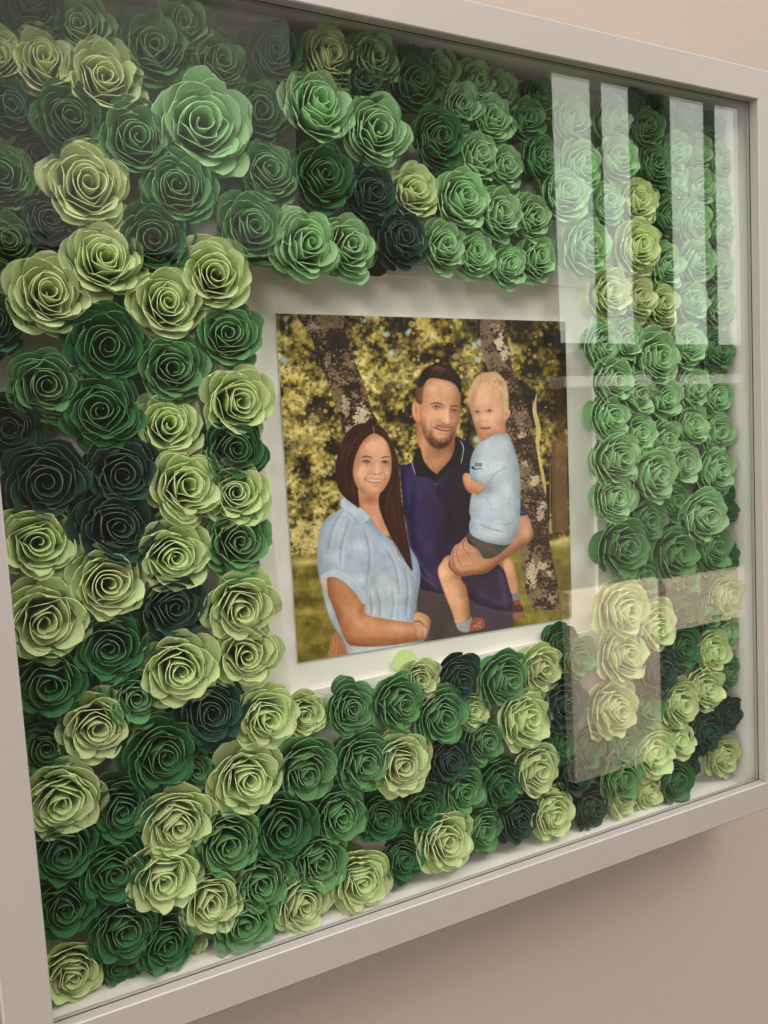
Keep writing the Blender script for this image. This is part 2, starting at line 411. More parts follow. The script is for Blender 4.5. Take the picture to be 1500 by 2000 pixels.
def paint_people():
    SK = (190, 142, 112)
    # ---- man: trousers, polo shirt
    poly([(815, 1120), (1000, 1110), (1004, 1215), (1000, 1300), (815, 1300)], (74, 64, 66), .8, 1, False)
    sh = [(783, 914), (795, 905), (808, 898), (822, 874), (850, 900), (890, 868), (905, 860), (927, 877), (940, 950), (945, 1060), (973, 1098), (988, 1118), (998, 1147), (1002, 1190), (975, 1191), (936, 1180), (905, 1160), (880, 1160), (850, 1156), (822, 1147), (818, 1110), (800, 1060), (790, 990)]
    def navy(X, Y):
        t = np.clip((X-790)/110, 0, 1)[..., None]
        c = col((62, 56, 98))*(1-t)+col((46, 40, 50))*t
        u = np.clip((Y-1090)/60, 0, 1)[..., None]
        c = c*(1-u*.8)+col((62, 52, 74))*u*.8
        return c*(.94+.12*noise2(16, 77, 2)[box(0, 0, 1, 1)].mean() if False else c*0+1)
    poly(sh, navy, .7); form(sh, 9, 0, 10, (26, 22, 42), .75)
    M = fullmask(sh, .7)
    for pts, w, c, a in [([(796, 1010), (800, 1060), (830, 1110), (850, 1140)], 6, (86, 76, 106), .5), ([(800, 1080), (822, 1120), (858, 1150)], 4, (98, 84, 106), .5), ([(812, 940), (806, 1000), (812, 1060)], 10, (34, 30, 58), .45),
                         ([(870, 960), (880, 1010), (872, 1060)], 14, (36, 30, 36), .5), ([(905, 900), (915, 960), (912, 1020)], 16, (40, 34, 40), .5), ([(795, 930), (800, 980)], 9, (76, 70, 120), .4), ([(975, 1110), (985, 1150), (988, 1185)], 10, (82, 74, 104), .5),
                         ([(920, 1140), (950, 1165), (985, 1180)], 7, (72, 62, 88), .5), ([(830, 980), (838, 1040), (850, 1100)], 8, (58, 52, 84), .4), ([(940, 1110), (960, 1150)], 6, (44, 36, 50), .5)]:
        stroke(pts, w, c, a, soft=w*.45, clip=M)
    poly([(915, 1172), (936, 1182), (975, 1192), (1001, 1194), (1003, 1210), (960, 1225), (925, 1205)], (72, 64, 80), 1.6, .8)
    # neck
    neck = [(817, 822), (822, 884), (833, 905), (852, 924), (862, 915), (878, 900), (890, 872), (891, 840), (860, 850)]
    poly(neck, (176, 126, 98), .6); form(neck, -4, 0, 5, (112, 72, 56), .8)
    N = fullmask(neck, .6)
    blob(866, 872, 26, 14, (120, 78, 58), .75, -20, clip=N); blob(884, 860, 10, 26, (128, 84, 66), .5, clip=N); blob(828, 870, 6, 22, (204, 156, 124), .6, clip=N)
    stroke([(846, 905), (852, 921), (860, 912)], 2, (150, 104, 80), .6)
    # collar
    poly([(821, 872), (811, 886), (807, 905), (813, 926), (840, 930), (852, 938), (856, 927), (842, 914), (829, 897)], (36, 31, 33), .5, 1)
    poly([(890, 852), (902, 856), (907, 875), (902, 906), (880, 908), (858, 934), (854, 926), (868, 910), (882, 893), (889, 872)], (40, 35, 38), .5, 1)
    stroke([(806, 899), (808, 910), (813, 925)], 1.5, (200, 200, 210), .9); stroke([(899, 858), (906, 872), (904, 890), (901, 905)], 1.7, (188, 194, 208), .9)
    stroke([(854, 930), (857, 955), (858, 976)], 4, (30, 26, 32), .6); stroke([(850, 935), (851, 974)], 1, (72, 64, 88), .5)
    blob(854.5, 943, 1.9, 1.9, (150, 140, 140), .8, hard=3); blob(854.5, 943, 1.1, 1.1, (50, 42, 52), .9, hard=3); blob(861, 912, 1.3, 1.3, (120, 110, 108), .7, hard=3)
    # ---- man: head
    ear = [(819, 778), (812, 780), (806, 788), (806, 804), (812, 820), (819, 824), (825, 800)]
    poly(ear, (196, 138, 108), .5); form(ear, 2, -1, 2, (140, 88, 66), .6); blob(814, 800, 3, 10, (140, 86, 64), .7, -8); stroke([(809, 786), (809, 802), (814, 817)], 1.5, (222, 172, 140), .7)
    face = [(826, 748), (837, 736), (866, 737), (885, 743), (897, 757), (900, 776), (899, 800), (895, 826), (889, 848), (878, 866), (862, 875), (846, 871), (833, 856), (824, 832), (820, 800), (821, 770)]
    poly(face, (200, 152, 123), .6); form(face, -8, -3, 8, (104, 64, 48), .9); form(face, 6, 2, 6, (140, 92, 66), .75); F = fullmask(face, .8)
    B = lambda *a, **k: blob(*a, clip=F, **k)
    B(862, 756, 26, 13, (212, 166, 138), .7); B(882, 768, 13, 12, (204, 152, 130), .5); B(832, 790, 9, 26, (178, 126, 92), .6); B(893, 800, 7, 34, (160, 112, 88), .6)
    B(842, 812, 11, 8, (206, 152, 124), .7); B(888, 818, 6, 8, (190, 136, 110), .5); B(872, 812, 6, 14, (214, 168, 142), .75); B(838, 746, 12, 6, (168, 118, 88), .5)
    # stubble and beard
    tex = np.clip(noise2(1.6, 55, 2)*1.9-.35, 0, 1)
    for x, y, rx, ry, a in [(829, 840, 6, 16, .7), (838, 858, 9, 10, .8), (846, 860, 9, 9, .9), (858, 870, 14, 6, .95), (872, 866, 10, 7, .85), (884, 852, 6, 14, .65), (842, 845, 6, 9, .8), (866, 846, 9, 3, .5)]:
        B(x, y, rx, ry, (84, 54, 38), a*.72)
        s = box(x-rx*2, y-ry*2, x+rx*2, y+ry*2)
    s = box(820, 826, 900, 880); d = np.clip(((GX[s]-862)/34)**2*.6+((GY[s]-838)/30)**2, 0, 1.4)
    lower = np.clip((GY[s]-846)/14, 0, 1)*np.clip(1.25-((GX[s]-862)/40)**2, 0, 1)*F[s]*tex[s]
    put(s, lower*.75, (58, 36, 26))
    B(860, 851, 9, 4.5, (198, 144, 116), .75); B(862, 858, 10, 3.5, (168, 116, 88), .45)
    for k in range(26):
        x = 852+k*1.35; B(x, 830+.12*k+prng.uniform(-1, 1), 1.4, 2.6, (104, 68, 50), .5)
    # mouth with smile
    stroke([(846, 831), (850, 834), (862, 838.5), (874, 840), (884, 838.5)], [1.6, 2.2, 1.6], (88, 44, 36), .95, clip=F)
    stroke([(853, 841), (863, 845), (875, 844.5), (881, 841.5)], [2.4, 3.8, 2.6], (186, 120, 104), .75, clip=F); stroke([(852, 833), (866, 835.5), (880, 836)], 2, (166, 108, 90), .7, clip=F)
    stroke([(843, 821), (842, 829), (845, 834)], 1.8, (142, 94, 72), .7, clip=F); stroke([(889, 822), (891, 832), (888, 840)], 1.8, (128, 84, 64), .6, clip=F)
    stroke([(857, 815), (855, 820), (851, 826)], 1.4, (158, 108, 84), .55, clip=F)
    # nose
    stroke([(874, 796), (874, 812), (873, 822)], [2, 4, 5], (226, 182, 156), .6, clip=F); stroke([(880, 800), (881, 812), (884, 820)], 3, (156, 106, 84), .55, clip=F)
    stroke([(862, 822), (866, 826), (872, 827.5), (879, 827), (883, 823)], 2, (134, 84, 66), .75, clip=F); B(867, 826, 2.2, 1.2, (88, 48, 38), .8); B(879, 827, 2, 1.1, (88, 48, 38), .7); stroke([(860, 817), (860, 822), (863, 824)], 1.5, (150, 98, 76), .6, clip=F)
    # eyes and brows
    B(865, 793, 4, 5, (134, 88, 68), .55); B(882, 798, 4, 5, (120, 78, 62), .6); B(853, 789, 11, 4, (168, 120, 94), .5)
    for q in range(3):
        stroke([(841, 788+q*.4), (847, 786.4-q*.2), (856, 786.2-q*.3), (865, 788.9)], [1.2, 2.4, 2.8], (84, 56, 42), .45, soft=.9, clip=F); stroke([(880, 792.6), (888, 790.8+q*.3), (897, 792.8)], [2.6, 2.6, 1.4], (84, 56, 44), .45, soft=.9, clip=F)
    for ex, ey, w in [(853, 794.5, 8.5), (888.5, 801.5, 6.5)]:
        B(ex, ey, w*1.15, 5, (128, 84, 66), .65)
        poly([(ex-w*.75, ey), (ex-w*.2, ey-2.6), (ex+w*.55, ey-.9), (ex+w*.75, ey+.9), (ex, ey+2)], (206, 184, 170), .4, .85)
        blob(ex, ey-.2, 2.2, 2.3, (62, 48, 40), .95, hard=3); blob(ex-.5, ey-1, .6, .6, (230, 220, 214), .8, hard=3)
        stroke([(ex-w*.95, ey+.5), (ex-w*.3, ey-2.7), (ex+w*.45, ey-1.8), (ex+w, ey+1)], 1.9, (52, 32, 26), .95, clip=F)
        stroke([(ex-w*.6, ey+1.6), (ex, ey+2.8), (ex+w*.6, ey+1.7)], .9, (124, 80, 64), .7, clip=F)
        stroke([(ex-w*.7, ey+4.8), (ex, ey+6.6), (ex+w*.7, ey+5)], 1.2, (158, 108, 86), .6, clip=F)
    for k in range(4): stroke([(838, 792+k*2.4), (832, 792+k*3.4)], .8, (160, 112, 86), .4, clip=F)
    for y in (752, 758): stroke([(846, y), (864, y-1.5), (884, y+2)], 1, (186, 136, 108), .4, clip=F)
    # hair
    side = [(813, 780), (813, 760), (818, 742), (830, 738), (829, 752), (826, 768), (824, 786), (818, 786)]
    poly(side, (104, 76, 62), 1.4, .85); form(side, 2, -4, 3, (70, 50, 42), .8)
    hair = [(815, 752), (815, 748), (817, 740), (828, 721), (840, 713), (852, 709), (866, 711), (880, 717), (893, 728), (901, 742), (902, 764), (898, 764), (893, 754), (882, 745), (866, 740), (846, 737), (838, 739), (832, 744), (827, 752), (821, 757)]
    poly(hair, (40, 27, 23), .6); Hm = fullmask(hair, .6)
    strands([[(836, 740), (842, 722), (858, 713)], [(880, 746), (888, 734), (892, 728)]], 70, (26, 18, 16), (112, 82, 68), .8, .5, 5, Hm)
    blob(856, 718, 20, 6, (112, 80, 66), .45, 8, clip=Hm); blob(820, 768, 7, 16, (128, 92, 76), .6, clip=Hm); blob(899, 758, 4, 10, (36, 24, 22), .6, clip=Hm)
    # ---- child: legs, shorts
    leg = [(878, 1083), (862, 1098), (856, 1112), (859, 1130), (872, 1167), (884, 1198), (893, 1222), (917, 1218), (917, 1196), (912, 1150), (900, 1126), (910, 1100)]
    poly(leg, (204, 156, 122), .6); form(leg, -7, 0, 6, (118, 74, 52), .9); L = fullmask(leg, .6)
    blob(866, 1115, 9, 16, (222, 176, 142), .6, clip=L); blob(905, 1160, 7, 34, (172, 122, 92), .6, -8, clip=L); blob(893, 1124, 12, 7, (150, 102, 76), .7, clip=L)
    poly([(892, 1217), (897, 1231), (916, 1233), (922, 1203), (914, 1211)], (146, 142, 146), .5)
    poly([(918, 1231), (921, 1212), (928, 1206), (944, 1209), (945, 1226)], (150, 84, 74), .5)
    for k in range(9): blob(926+prng.uniform(0, 12), 1214+prng.uniform(0, 12), 1.5, 1, (222, 202, 190), .8, 30, hard=3)
    leg2 = [(983, 1097), (998, 1088), (1008, 1116), (1013, 1157), (1000, 1160), (990, 1126)]
    poly(leg2, (194, 144, 112), .6); form(leg2, -2, 0, 2.5, (136, 92, 70), .7); poly([(1000, 1158), (1014, 1156), (1016, 1171), (1002, 1172)], (126, 124, 134), .5, 1, False)
    poly([(1005, 1171), (1016, 1170), (1018, 1182), (1006, 1183)], (168, 66, 66), .6, 1, False); poly([(1001, 1182), (1018, 1181), (1022, 1193), (1003, 1195)], (74, 58, 52), .8, 1)
    poly([(1003, 1197), (1020, 1196), (1026, 1206), (1004, 1209)], (150, 96, 80), .8, .9)
    poly([(912, 1045), (922, 1040), (960, 1056), (996, 1058), (987, 1074), (966, 1089), (946, 1090), (932, 1070)], (76, 69, 65), .6)
    for k in range(7): stroke([(922+k*6, 1050+k*1.5), (936+k*6, 1066+k*2), (948+k*5, 1082)], 1.2, (112, 104, 98), .5)
    # ---- man: arm and hand under the child
    arm = [(1013, 1003), (1029, 1003), (1039, 1026), (1041, 1048), (1019, 1069), (978, 1096), (953, 1116), (924, 1121), (897, 1124), (880, 1110), (876, 1096), (887, 1067), (899, 1058), (911, 1046), (914, 1056), (922, 1063), (936, 1073), (946, 1089), (968, 1086), (986, 1072), (1001, 1057), (1012, 1030)]
    poly(arm, (188, 138, 110), .6); form(arm, -2, -8, 7, (92, 56, 42), .95); A = fullmask(arm, .6)
    blob(1030, 1030, 9, 26, (206, 160, 134), .6, clip=A); blob(1000, 1078, 36, 5, (142, 96, 74), .6, -33, clip=A); blob(925, 1100, 24, 12, (198, 146, 112), .6, clip=A); blob(915, 1120, 26, 5, (134, 88, 66), .7, clip=A)
    for P in [[(911, 1048), (905, 1064), (914, 1080), (922, 1086)], [(898, 1060), (893, 1078), (898, 1096), (905, 1106)], [(889, 1068), (885, 1088), (890, 1106), (900, 1116)], [(880, 1090), (880, 1104), (888, 1114)], [(914, 1078), (930, 1080), (940, 1086)], [(904, 1106), (918, 1104), (930, 1106)]]:
        stroke(P, 1.6, (122, 78, 60), .75, clip=A)
        stroke([(x+2.6, y+.5) for x, y in P], 1.6, (222, 172, 140), .35, clip=A)
    # sleeve hem at the right
    poly([(1014, 978), (1022, 984), (1028, 997), (1029, 1004), (1014, 1004)], (52, 50, 76), .5); stroke([(1014, 999), (1028, 999.5)], 1.4, (206, 208, 216), .9)
    # ---- child: arm, shirt
    carm = [(905, 930), (910, 922), (921, 926), (953, 947), (946, 960), (934, 964), (920, 961), (909, 948)]
    poly(carm, (200, 146, 116), .6); form(carm, 0, -4, 3, (130, 84, 64), .8); blob(926, 956, 14, 5, (158, 106, 82), .6, 15); blob(916, 934, 7, 6, (214, 164, 134), .6)
    st = [(943, 858), (955, 850), (967, 845), (980, 846), (991, 845), (998, 858), (1004, 874), (1013, 905), (1017, 950), (1016, 1000), (1013, 1030), (1005, 1050), (994, 1061), (972, 1061), (944, 1054), (921, 1041), (918, 1022), (921, 1008), (918, 996), (923, 963), (935, 964), (950, 950), (935, 940), (920, 931), (919, 912), (921, 893), (929, 874)]
    poly(st, (178, 190, 200), .6); form(st, -9, -3, 10, (98, 108, 124), .85); form(st, 7, 0, 8, (124, 138, 160), .7); S = fullmask(st, .7)
    for x, y, rx, ry, c, a in [(985, 890, 22, 30, (186, 196, 204), .6), (935, 900, 10, 22, (160, 176, 192), .5), (950, 1000, 20, 22, (160, 174, 196), .5), (990, 1010, 16, 26, (164, 176, 190), .6), (1010, 940, 6, 40, (150, 162, 176), .6), (960, 1042, 26, 8, (184, 188, 190), .6), (956, 948, 9, 14, (138, 142, 150), .6), (925, 975, 6, 12, (190, 176, 168), .5), (976, 862, 20, 8, (190, 200, 212), .6)]:
        blob(x, y, rx, ry, c, a, clip=S)
    for P, w, c, a in [([(921, 931), (936, 941), (953, 950)], 2, (112, 112, 120), .7), ([(953, 950), (966, 925), (990, 912)], 3, (140, 146, 156), .6), ([(940, 1022), (958, 1030), (985, 1037)], 3, (140, 132, 130), .65), ([(972, 1020), (990, 1022), (1010, 1016)], 3, (142, 146, 152), .6), ([(946, 966), (960, 985), (958, 995)], 2.4, (146, 152, 166), .6),
                       ([(925, 1000), (940, 1010), (960, 1008)], 3, (146, 160, 184), .5), ([(1000, 960), (994, 990), (1004, 1015)], 3, (148, 156, 168), .5), ([(960, 870), (950, 890), (956, 920)], 3, (154, 168, 184), .5), ([(985, 870), (996, 900)], 4, (152, 164, 186), .5), ([(968, 1000), (980, 1030)], 4, (190, 198, 204), .5)]:
        stroke(P, w, c, a, soft=w*.5, clip=S)
    # sleeve print
    for k in range(4):
        x = 929+k*3.3; stroke([(x-.6, 909), (x+1.3, 903)], 1.3, (44, 44, 52), .9, taper=False, smooth=False)
    stroke([(931.4, 903), (933, 909)], 1.1, (44, 44, 52), .9, taper=False, smooth=False); stroke([(936.6, 906), (938.8, 904)], .9, (44, 44, 52), .9, taper=False, smooth=False); stroke([(936.8, 906.5), (939, 909)], .9, (44, 44, 52), .9, taper=False, smooth=False)
    stroke([(940.6, 904), (943, 904)], .8, (44, 44, 52), .8, taper=False, smooth=False); stroke([(940, 906.5), (942.4, 906.5)], .8, (44, 44, 52), .8, taper=False, smooth=False); stroke([(939.4, 909), (942, 909)], .8, (44, 44, 52), .8, taper=False, smooth=False)
    poly([(921, 911), (924, 914.5), (929, 915.5), (944, 913.5), (929, 913), (926.5, 911.5), (926.5, 908.5)], (44, 44, 52), .3, .95)
    # ---- child: head
    head = [(944, 731), (956, 727), (968, 727), (980, 736), (989, 752), (993, 784), (991, 806), (986, 824), (987, 846), (966, 847), (944, 859), (934, 846), (927, 827), (921, 808), (917, 789), (917, 765), (925, 746), (933, 735)]
    poly(head, (206, 160, 131), .6); form(head, 7, -5, 8, (146, 98, 70), .8); form(head, -7, -3, 7, (140, 96, 72), .75); Hd = fullmask(head, .7)
    poly([(984, 802), (990, 797), (996, 801), (996, 810), (991, 817), (985, 820)], (206, 150, 126), .5); blob(989, 808, 2.4, 5, (160, 104, 84), .6)
    B = lambda *a, **k: blob(*a, clip=Hd, **k)
    B(946, 776, 20, 16, (214, 172, 140), .6); B(975, 800, 12, 24, (196, 146, 118), .6); B(960, 812, 10, 9, (222, 172, 146), .6); B(931, 815, 6, 9, (216, 168, 140), .6); B(978, 836, 12, 12, (186, 134, 106), .7); B(950, 850, 14, 6, (176, 122, 96), .6); B(946, 810, 4, 9, (222, 178, 150), .7)
    hr = [(917, 790), (916, 765), (924, 745), (933, 733), (944, 728), (956, 726), (968, 726), (981, 736), (990, 752), (994, 784), (992, 800), (985, 800), (983, 780), (979, 764), (972, 752), (960, 744), (946, 745), (935, 753), (925, 765), (920, 776)]
    poly(hr, (186, 156, 122), 1.0, .95); HR = fullmask(hr, .9)
    strands([[(930, 756), (938, 742), (954, 734)], [(962, 748), (972, 742), (980, 744)]], 46, (128, 92, 70), (226, 200, 168), .9, .7, 8, HR)
    strands([[(922, 775), (926, 755), (940, 738)], [(950, 747), (962, 738), (976, 738)]], 40, (140, 102, 78), (232, 206, 174), .9, .6, 18, HR)
    strands([[(984, 760), (988, 780), (988, 800)], [(978, 748), (986, 765), (992, 790)]], 26, (160, 128, 98), (222, 200, 172), .8, .5, 28, HR)
    blob(987, 775, 5, 22, (200, 176, 148), .6, clip=HR); blob(976, 746, 8, 5, (140, 104, 72), .6, 40, clip=HR); blob(938, 745, 6, 5, (146, 104, 84), .5, -40, clip=HR); blob(976, 757, 3, 7, (226, 204, 196), .5, -30, clip=HR)
    r9 = np.random.RandomState(66)
    for i in range(60):
        x = r9.uniform(924, 976); y = 738+abs(x-952)*.25
        stroke([(x+4, y-4), (x, y+4), (x-4+r9.uniform(-2, 2), y+r9.uniform(9, 17))], .8, [(160, 122, 92), (220, 190, 156), (186, 148, 116)][r9.randint(3)], r9.uniform(.25, .6), clip=Hd)
    for ex, ey, w in [(933, 804, 5.2), (956.5, 802, 6)]:
        B(ex, ey, w*1.2, 4.4, (156, 106, 82), .6)
        poly([(ex-w*.9, ey+.6), (ex-w*.2, ey-2.6), (ex+w*.85, ey-.4), (ex+w*.3, ey+2.5), (ex-w*.4, ey+2.6)], (190, 178, 166), .35, .85)
        blob(ex, ey, 2.3, 2.4, (84, 84, 70), .95, hard=3); blob(ex, ey, 1.1, 1.1, (40, 36, 32), .9, hard=3); blob(ex-.8, ey-.8, .6, .6, (226, 224, 214), .8, hard=3)
        stroke([(ex-w*.95, ey+.9), (ex-w*.2, ey-2.7), (ex+w*.95, ey-.3)], 1.5, (74, 48, 38), .9, clip=Hd)
    stroke([(927, 797), (932, 795.5), (938, 797)], 1.5, (176, 134, 100), .7, clip=Hd); stroke([(950, 793.5), (957, 792), (965, 796)], 1.5, (176, 134, 100), .7, clip=Hd)
    stroke([(943, 820), (947, 821.5), (952, 820)], 1.4, (160, 100, 80), .7, clip=Hd); B(947, 818, 3, 2, (226, 182, 154), .6); B(940, 819, 1.6, 1.8, (184, 126, 100), .6)
    poly([(938, 834), (944, 832.6), (952, 833), (960, 832), (955, 836.6), (948, 837.4), (942, 837)], (110, 56, 48), .4, .95); stroke([(943, 834), (950, 834.4), (956, 833.6)], 1.1, (206, 184, 172), .6); stroke([(941, 839), (948, 840.6), (956, 838)], 2, (196, 126, 112), .7, clip=Hd)
    B(925, 832, 3, 9, (176, 122, 96), .5)
    # ---- woman: back hand, blouse
    poly([(646, 1252), (652, 1238), (660, 1232), (672, 1258), (688, 1274), (690, 1300), (642, 1300)], (158, 108, 84), .6); blob(655, 1262, 6, 14, (188, 134, 104), .6)
    for k in range(3): stroke([(653+k*6, 1242+k*6), (656+k*6, 1262+k*4), (650+k*9, 1278)], 1.4, (112, 70, 54), .7)
    bl = [(663, 977), (668, 969), (676, 974), (684, 979), (700, 986), (722, 1008), (734, 1026), (756, 1046), (770, 1060), (780, 1070), (792, 1056), (806, 1076), (818, 1100), (821, 1130), (816, 1160), (812, 1185), (809, 1216), (828, 1250), (790, 1310), (730, 1320), (690, 1310), (672, 1253), (650, 1220), (636, 1180), (626, 1140), (619, 1090), (624, 1040), (640, 1010), (666, 992)]
    poly(bl, (168, 181, 196), .7); form(bl, -13, -4, 14, (92, 102, 124), .85); form(bl, 9, 3, 12, (122, 132, 148), .75); Bm = fullmask(bl, .7)
    for x, y, rx, ry, c, a in [(690, 1040, 40, 30, (164, 180, 198), .6), (740, 1090, 30, 50, (158, 172, 192), .6), (640, 1070, 14, 50, (172, 180, 190), .6), (650, 1110, 20, 16, (146, 154, 166), .5), (760, 1150, 40, 26, (174, 180, 180), .6), (790, 1180, 20, 40, (158, 170, 186), .5), (810, 1110, 7, 40, (144, 156, 178), .6), (730, 1190, 20, 26, (170, 160, 158), .5), (700, 1270, 30, 8, (184, 188, 188), .6), (640, 1190, 8, 36, (176, 182, 186), .6), (712, 1150, 8, 24, (138, 146, 156), .5)]:
        blob(x, y, rx, ry, c, a, clip=Bm)
    r = np.random.RandomState(31)
    for i in range(110):
        x = r.uniform(645, 805); y = r.uniform(1040, 1190); k = r.uniform(18, 46)
        dx = (730-x)*-.12 if y > 1120 else 12
        stroke([(x, y), (x+dx*.4+r.uniform(-2, 2), y+k*.5), (x+dx*.7, y+k)], r.uniform(1.2, 2.8), [(136, 144, 158), (186, 194, 204)][r.randint(2)], r.uniform(.15, .42), soft=1.1, clip=Bm)
    # neck and chest
    nk = [(696, 955), (699, 976), (702, 988), (722, 1007), (734, 1025), (756, 1046), (757, 1036), (748, 1010), (741, 990), (742, 955)]
    poly(nk, (190, 138, 108), .6); Nk = fullmask(nk, .6); blob(722, 975, 20, 9, (142, 92, 70), .7, clip=Nk); blob(704, 985, 6, 16, (150, 100, 76), .5, clip=Nk); blob(738, 1010, 7, 22, (204, 154, 124), .6, clip=Nk)
    poly([(672, 971), (684, 979), (700, 987), (722, 1008), (714, 1018), (703, 1023), (688, 1006), (674, 995), (666, 985)], (170, 182, 196), .5); stroke([(676, 995), (690, 1008), (703, 1023)], 1.8, (118, 124, 138), .65); stroke([(704, 1023), (716, 1018), (723, 1008)], 1.4, (126, 130, 142), .6)
    stroke([(724, 1018), (740, 1040), (772, 1068)], 2, (138, 138, 150), .5)
    for P in [[(668, 1000), (650, 1030), (640, 1075)], [(684, 1010), (668, 1060), (664, 1105)], [(712, 1035), (722, 1085), (716, 1140)], [(745, 1060), (770, 1100), (780, 1160)], [(735, 1150), (742, 1180), (740, 1205)], [(765, 1150), (768, 1180), (764, 1208)], [(790, 1110), (796, 1150), (792, 1205)], [(722, 1160), (726, 1185), (724, 1200)]]:
        stroke(P, 4, (118, 128, 148), .5, soft=2.2, clip=Bm); stroke([(x+5, y) for x, y in P], 4, (194, 204, 214), .4, soft=2.2, clip=Bm)
    # upper arm, forearm
    am = [(640, 1128), (656, 1127), (678, 1142), (698, 1160), (712, 1179), (715, 1199), (752, 1208), (808, 1216), (829, 1217), (830, 1246), (790, 1256), (740, 1262), (700, 1262), (678, 1255), (664, 1224), (650, 1184), (640, 1158)]
    poly(am, (190, 134, 100), .6); form(am, 0, -10, 9, (120, 74, 52), .85); form(am, 9, 0, 9, (128, 80, 54), .7); Am = fullmask(am, .6)
    for x, y, rx, ry, c, a in [(660, 1160, 14, 26, (166, 108, 76), .6), (700, 1215, 24, 14, (202, 148, 112), .65), (770, 1226, 44, 8, (208, 156, 122), .65), (770, 1252, 60, 6, (146, 96, 68), .75), (676, 1235, 12, 20, (158, 104, 74), .6), (705, 1190, 6, 14, (150, 98, 70), .6)]:
        blob(x, y, rx, ry, c, a, 4, clip=Am)
    poly([(626, 1127), (640, 1114), (654, 1110), (682, 1122), (702, 1142), (714, 1160), (711, 1180), (694, 1160), (676, 1141), (656, 1128), (640, 1127)], (172, 182, 192), .6); stroke([(640, 1128), (656, 1128), (678, 1142), (711, 1179)], 1.6, (120, 98, 88), .6); stroke([(640, 1113), (656, 1109), (684, 1120), (714, 1158)], 1.4, (140, 150, 164), .6)
    poly([(627, 1130), (637, 1132), (640, 1165), (634, 1160)], (198, 172, 156), .6, .9)
    hd = [(808, 1214), (811, 1197), (822, 1196), (836, 1203), (841, 1214), (836, 1236), (830, 1247), (816, 1246)]
    poly(hd, (196, 146, 116), .6); form(hd, -3, -3, 4, (128, 84, 64), .8); stroke([(816, 1200), (830, 1206), (838, 1218)], 1.3, (148, 100, 78), .6); blob(830, 1240, 5, 10, (154, 104, 80), .6)
    for k in range(12): t = k/11; blob(811+18*t, 1214-3*math.sin(t*3)+10*t*t, 1.3, 1.3, (84, 56, 46), .85, hard=3)
    for k in range(9): t = k/8; blob(828+3*math.sin(t*3), 1224+18*t, 1.3, 1.3, (184, 182, 186), .85, hard=3)
    stroke([(800, 1160), (806, 1190)], 0.1, (200, 170, 120), 0)
    # ---- woman: hair behind, face, hair in front
    hb = [(715, 824), (732, 826), (752, 838), (766, 862), (777, 895), (781, 925), (783, 965), (790, 1010), (798, 1060), (806, 1114), (792, 1090), (776, 1066), (760, 1040), (748, 1008), (741, 985), (742, 950), (700, 955), (703, 990), (686, 980), (672, 969), (662, 955), (656, 930), (656, 908), (664, 870), (680, 842), (696, 828)]
    poly(hb, (60, 42, 36), .7); HB = fullmask(hb, .7)
    fc = [(730, 845), (745, 850), (757, 862), (764, 882), (766, 905), (763, 930), (753, 951), (740, 964), (724, 967), (706, 959), (695, 943), (690, 920), (693, 895), (702, 873), (714, 856)]
    poly(fc, (205, 155, 127), .6); form(fc, 7, 1, 7, (150, 102, 78), .7); form(fc, -4, -5, 6, (156, 106, 82), .7); F2 = fullmask(fc, .8)
    B = lambda *a, **k: blob(*a, clip=F2, **k)
    B(738, 868, 18, 12, (216, 168, 142), .65); B(698, 905, 6, 34, (176, 122, 92), .65); B(708, 918, 9, 8, (216, 162, 134), .7); B(755, 918, 7, 8, (212, 158, 130), .65); B(738, 912, 5, 12, (222, 174, 148), .7); B(728, 960, 16, 5, (186, 132, 104), .6); B(732, 955, 10, 4, (214, 162, 134), .5); B(763, 900, 3, 30, (176, 124, 96), .6); B(716, 858, 12, 6, (160, 108, 82), .5, ang=-35)
    stroke([(706, 893), (712, 890.3), (720, 890), (729, 893)], [2.2, 3.4, 2.6], (92, 60, 46), .85, clip=F2); stroke([(746, 893), (753, 890.6), (763, 890)], [2.6, 3.2, 2.0], (92, 60, 46), .85, clip=F2)
    for ex, ey, w in [(717, 900.6, 7.2), (753, 901.2, 6.4)]:
        B(ex, ey, w*1.2, 4.8, (140, 92, 72), .6)
        poly([(ex-w*.8, ey), (ex-w*.1, ey-2.1), (ex+w*.8, ey+.6), (ex+w*.1, ey+1.9)], (206, 188, 176), .35, .85)
        blob(ex, ey-.1, 2, 2, (86, 66, 50), .95, hard=3); blob(ex, ey-.1, .9, .9, (36, 28, 26), .9, hard=3); blob(ex+.7, ey-.8, .5, .5, (232, 224, 216), .85, hard=3)
        stroke([(ex-w*1.1, ey-.2), (ex-w*.2, ey-2.6), (ex+w, ey+.6)], 2.1, (44, 28, 26), .95, clip=F2); B(ex, ey-1, w*.9, 2.6, (104, 66, 54), .45); stroke([(ex-w*.7, ey+1.4), (ex, ey+2.3), (ex+w*.7, ey+1.4)], .9, (110, 76, 62), .7, clip=F2)
        stroke([(ex-w*.7, ey-4), (ex, ey-5), (ex+w*.8, ey-3.4)], .9, (160, 110, 88), .6, clip=F2); stroke([(ex-w*.7, ey+5.6), (ex, ey+7.4), (ex+w*.8, ey+5.4)], 1.1, (166, 114, 90), .6, clip=F2)
    stroke([(728, 921), (732, 924.5), (738, 925), (744, 924), (747, 920)], 1.4, (158, 102, 80), .7, clip=F2); B(732, 924, 1.8, 1, (104, 60, 48), .8); B(743, 924, 1.6, .9, (110, 64, 52), .7); B(737, 919, 4, 3, (228, 180, 156), .6)
    stroke([(727, 920), (719, 926), (712, 935), (713, 941)], 2.4, (166, 114, 92), .6, soft=1.2, clip=F2); stroke([(748, 918), (752, 925), (754, 934)], 1.6, (150, 100, 78), .65, clip=F2)
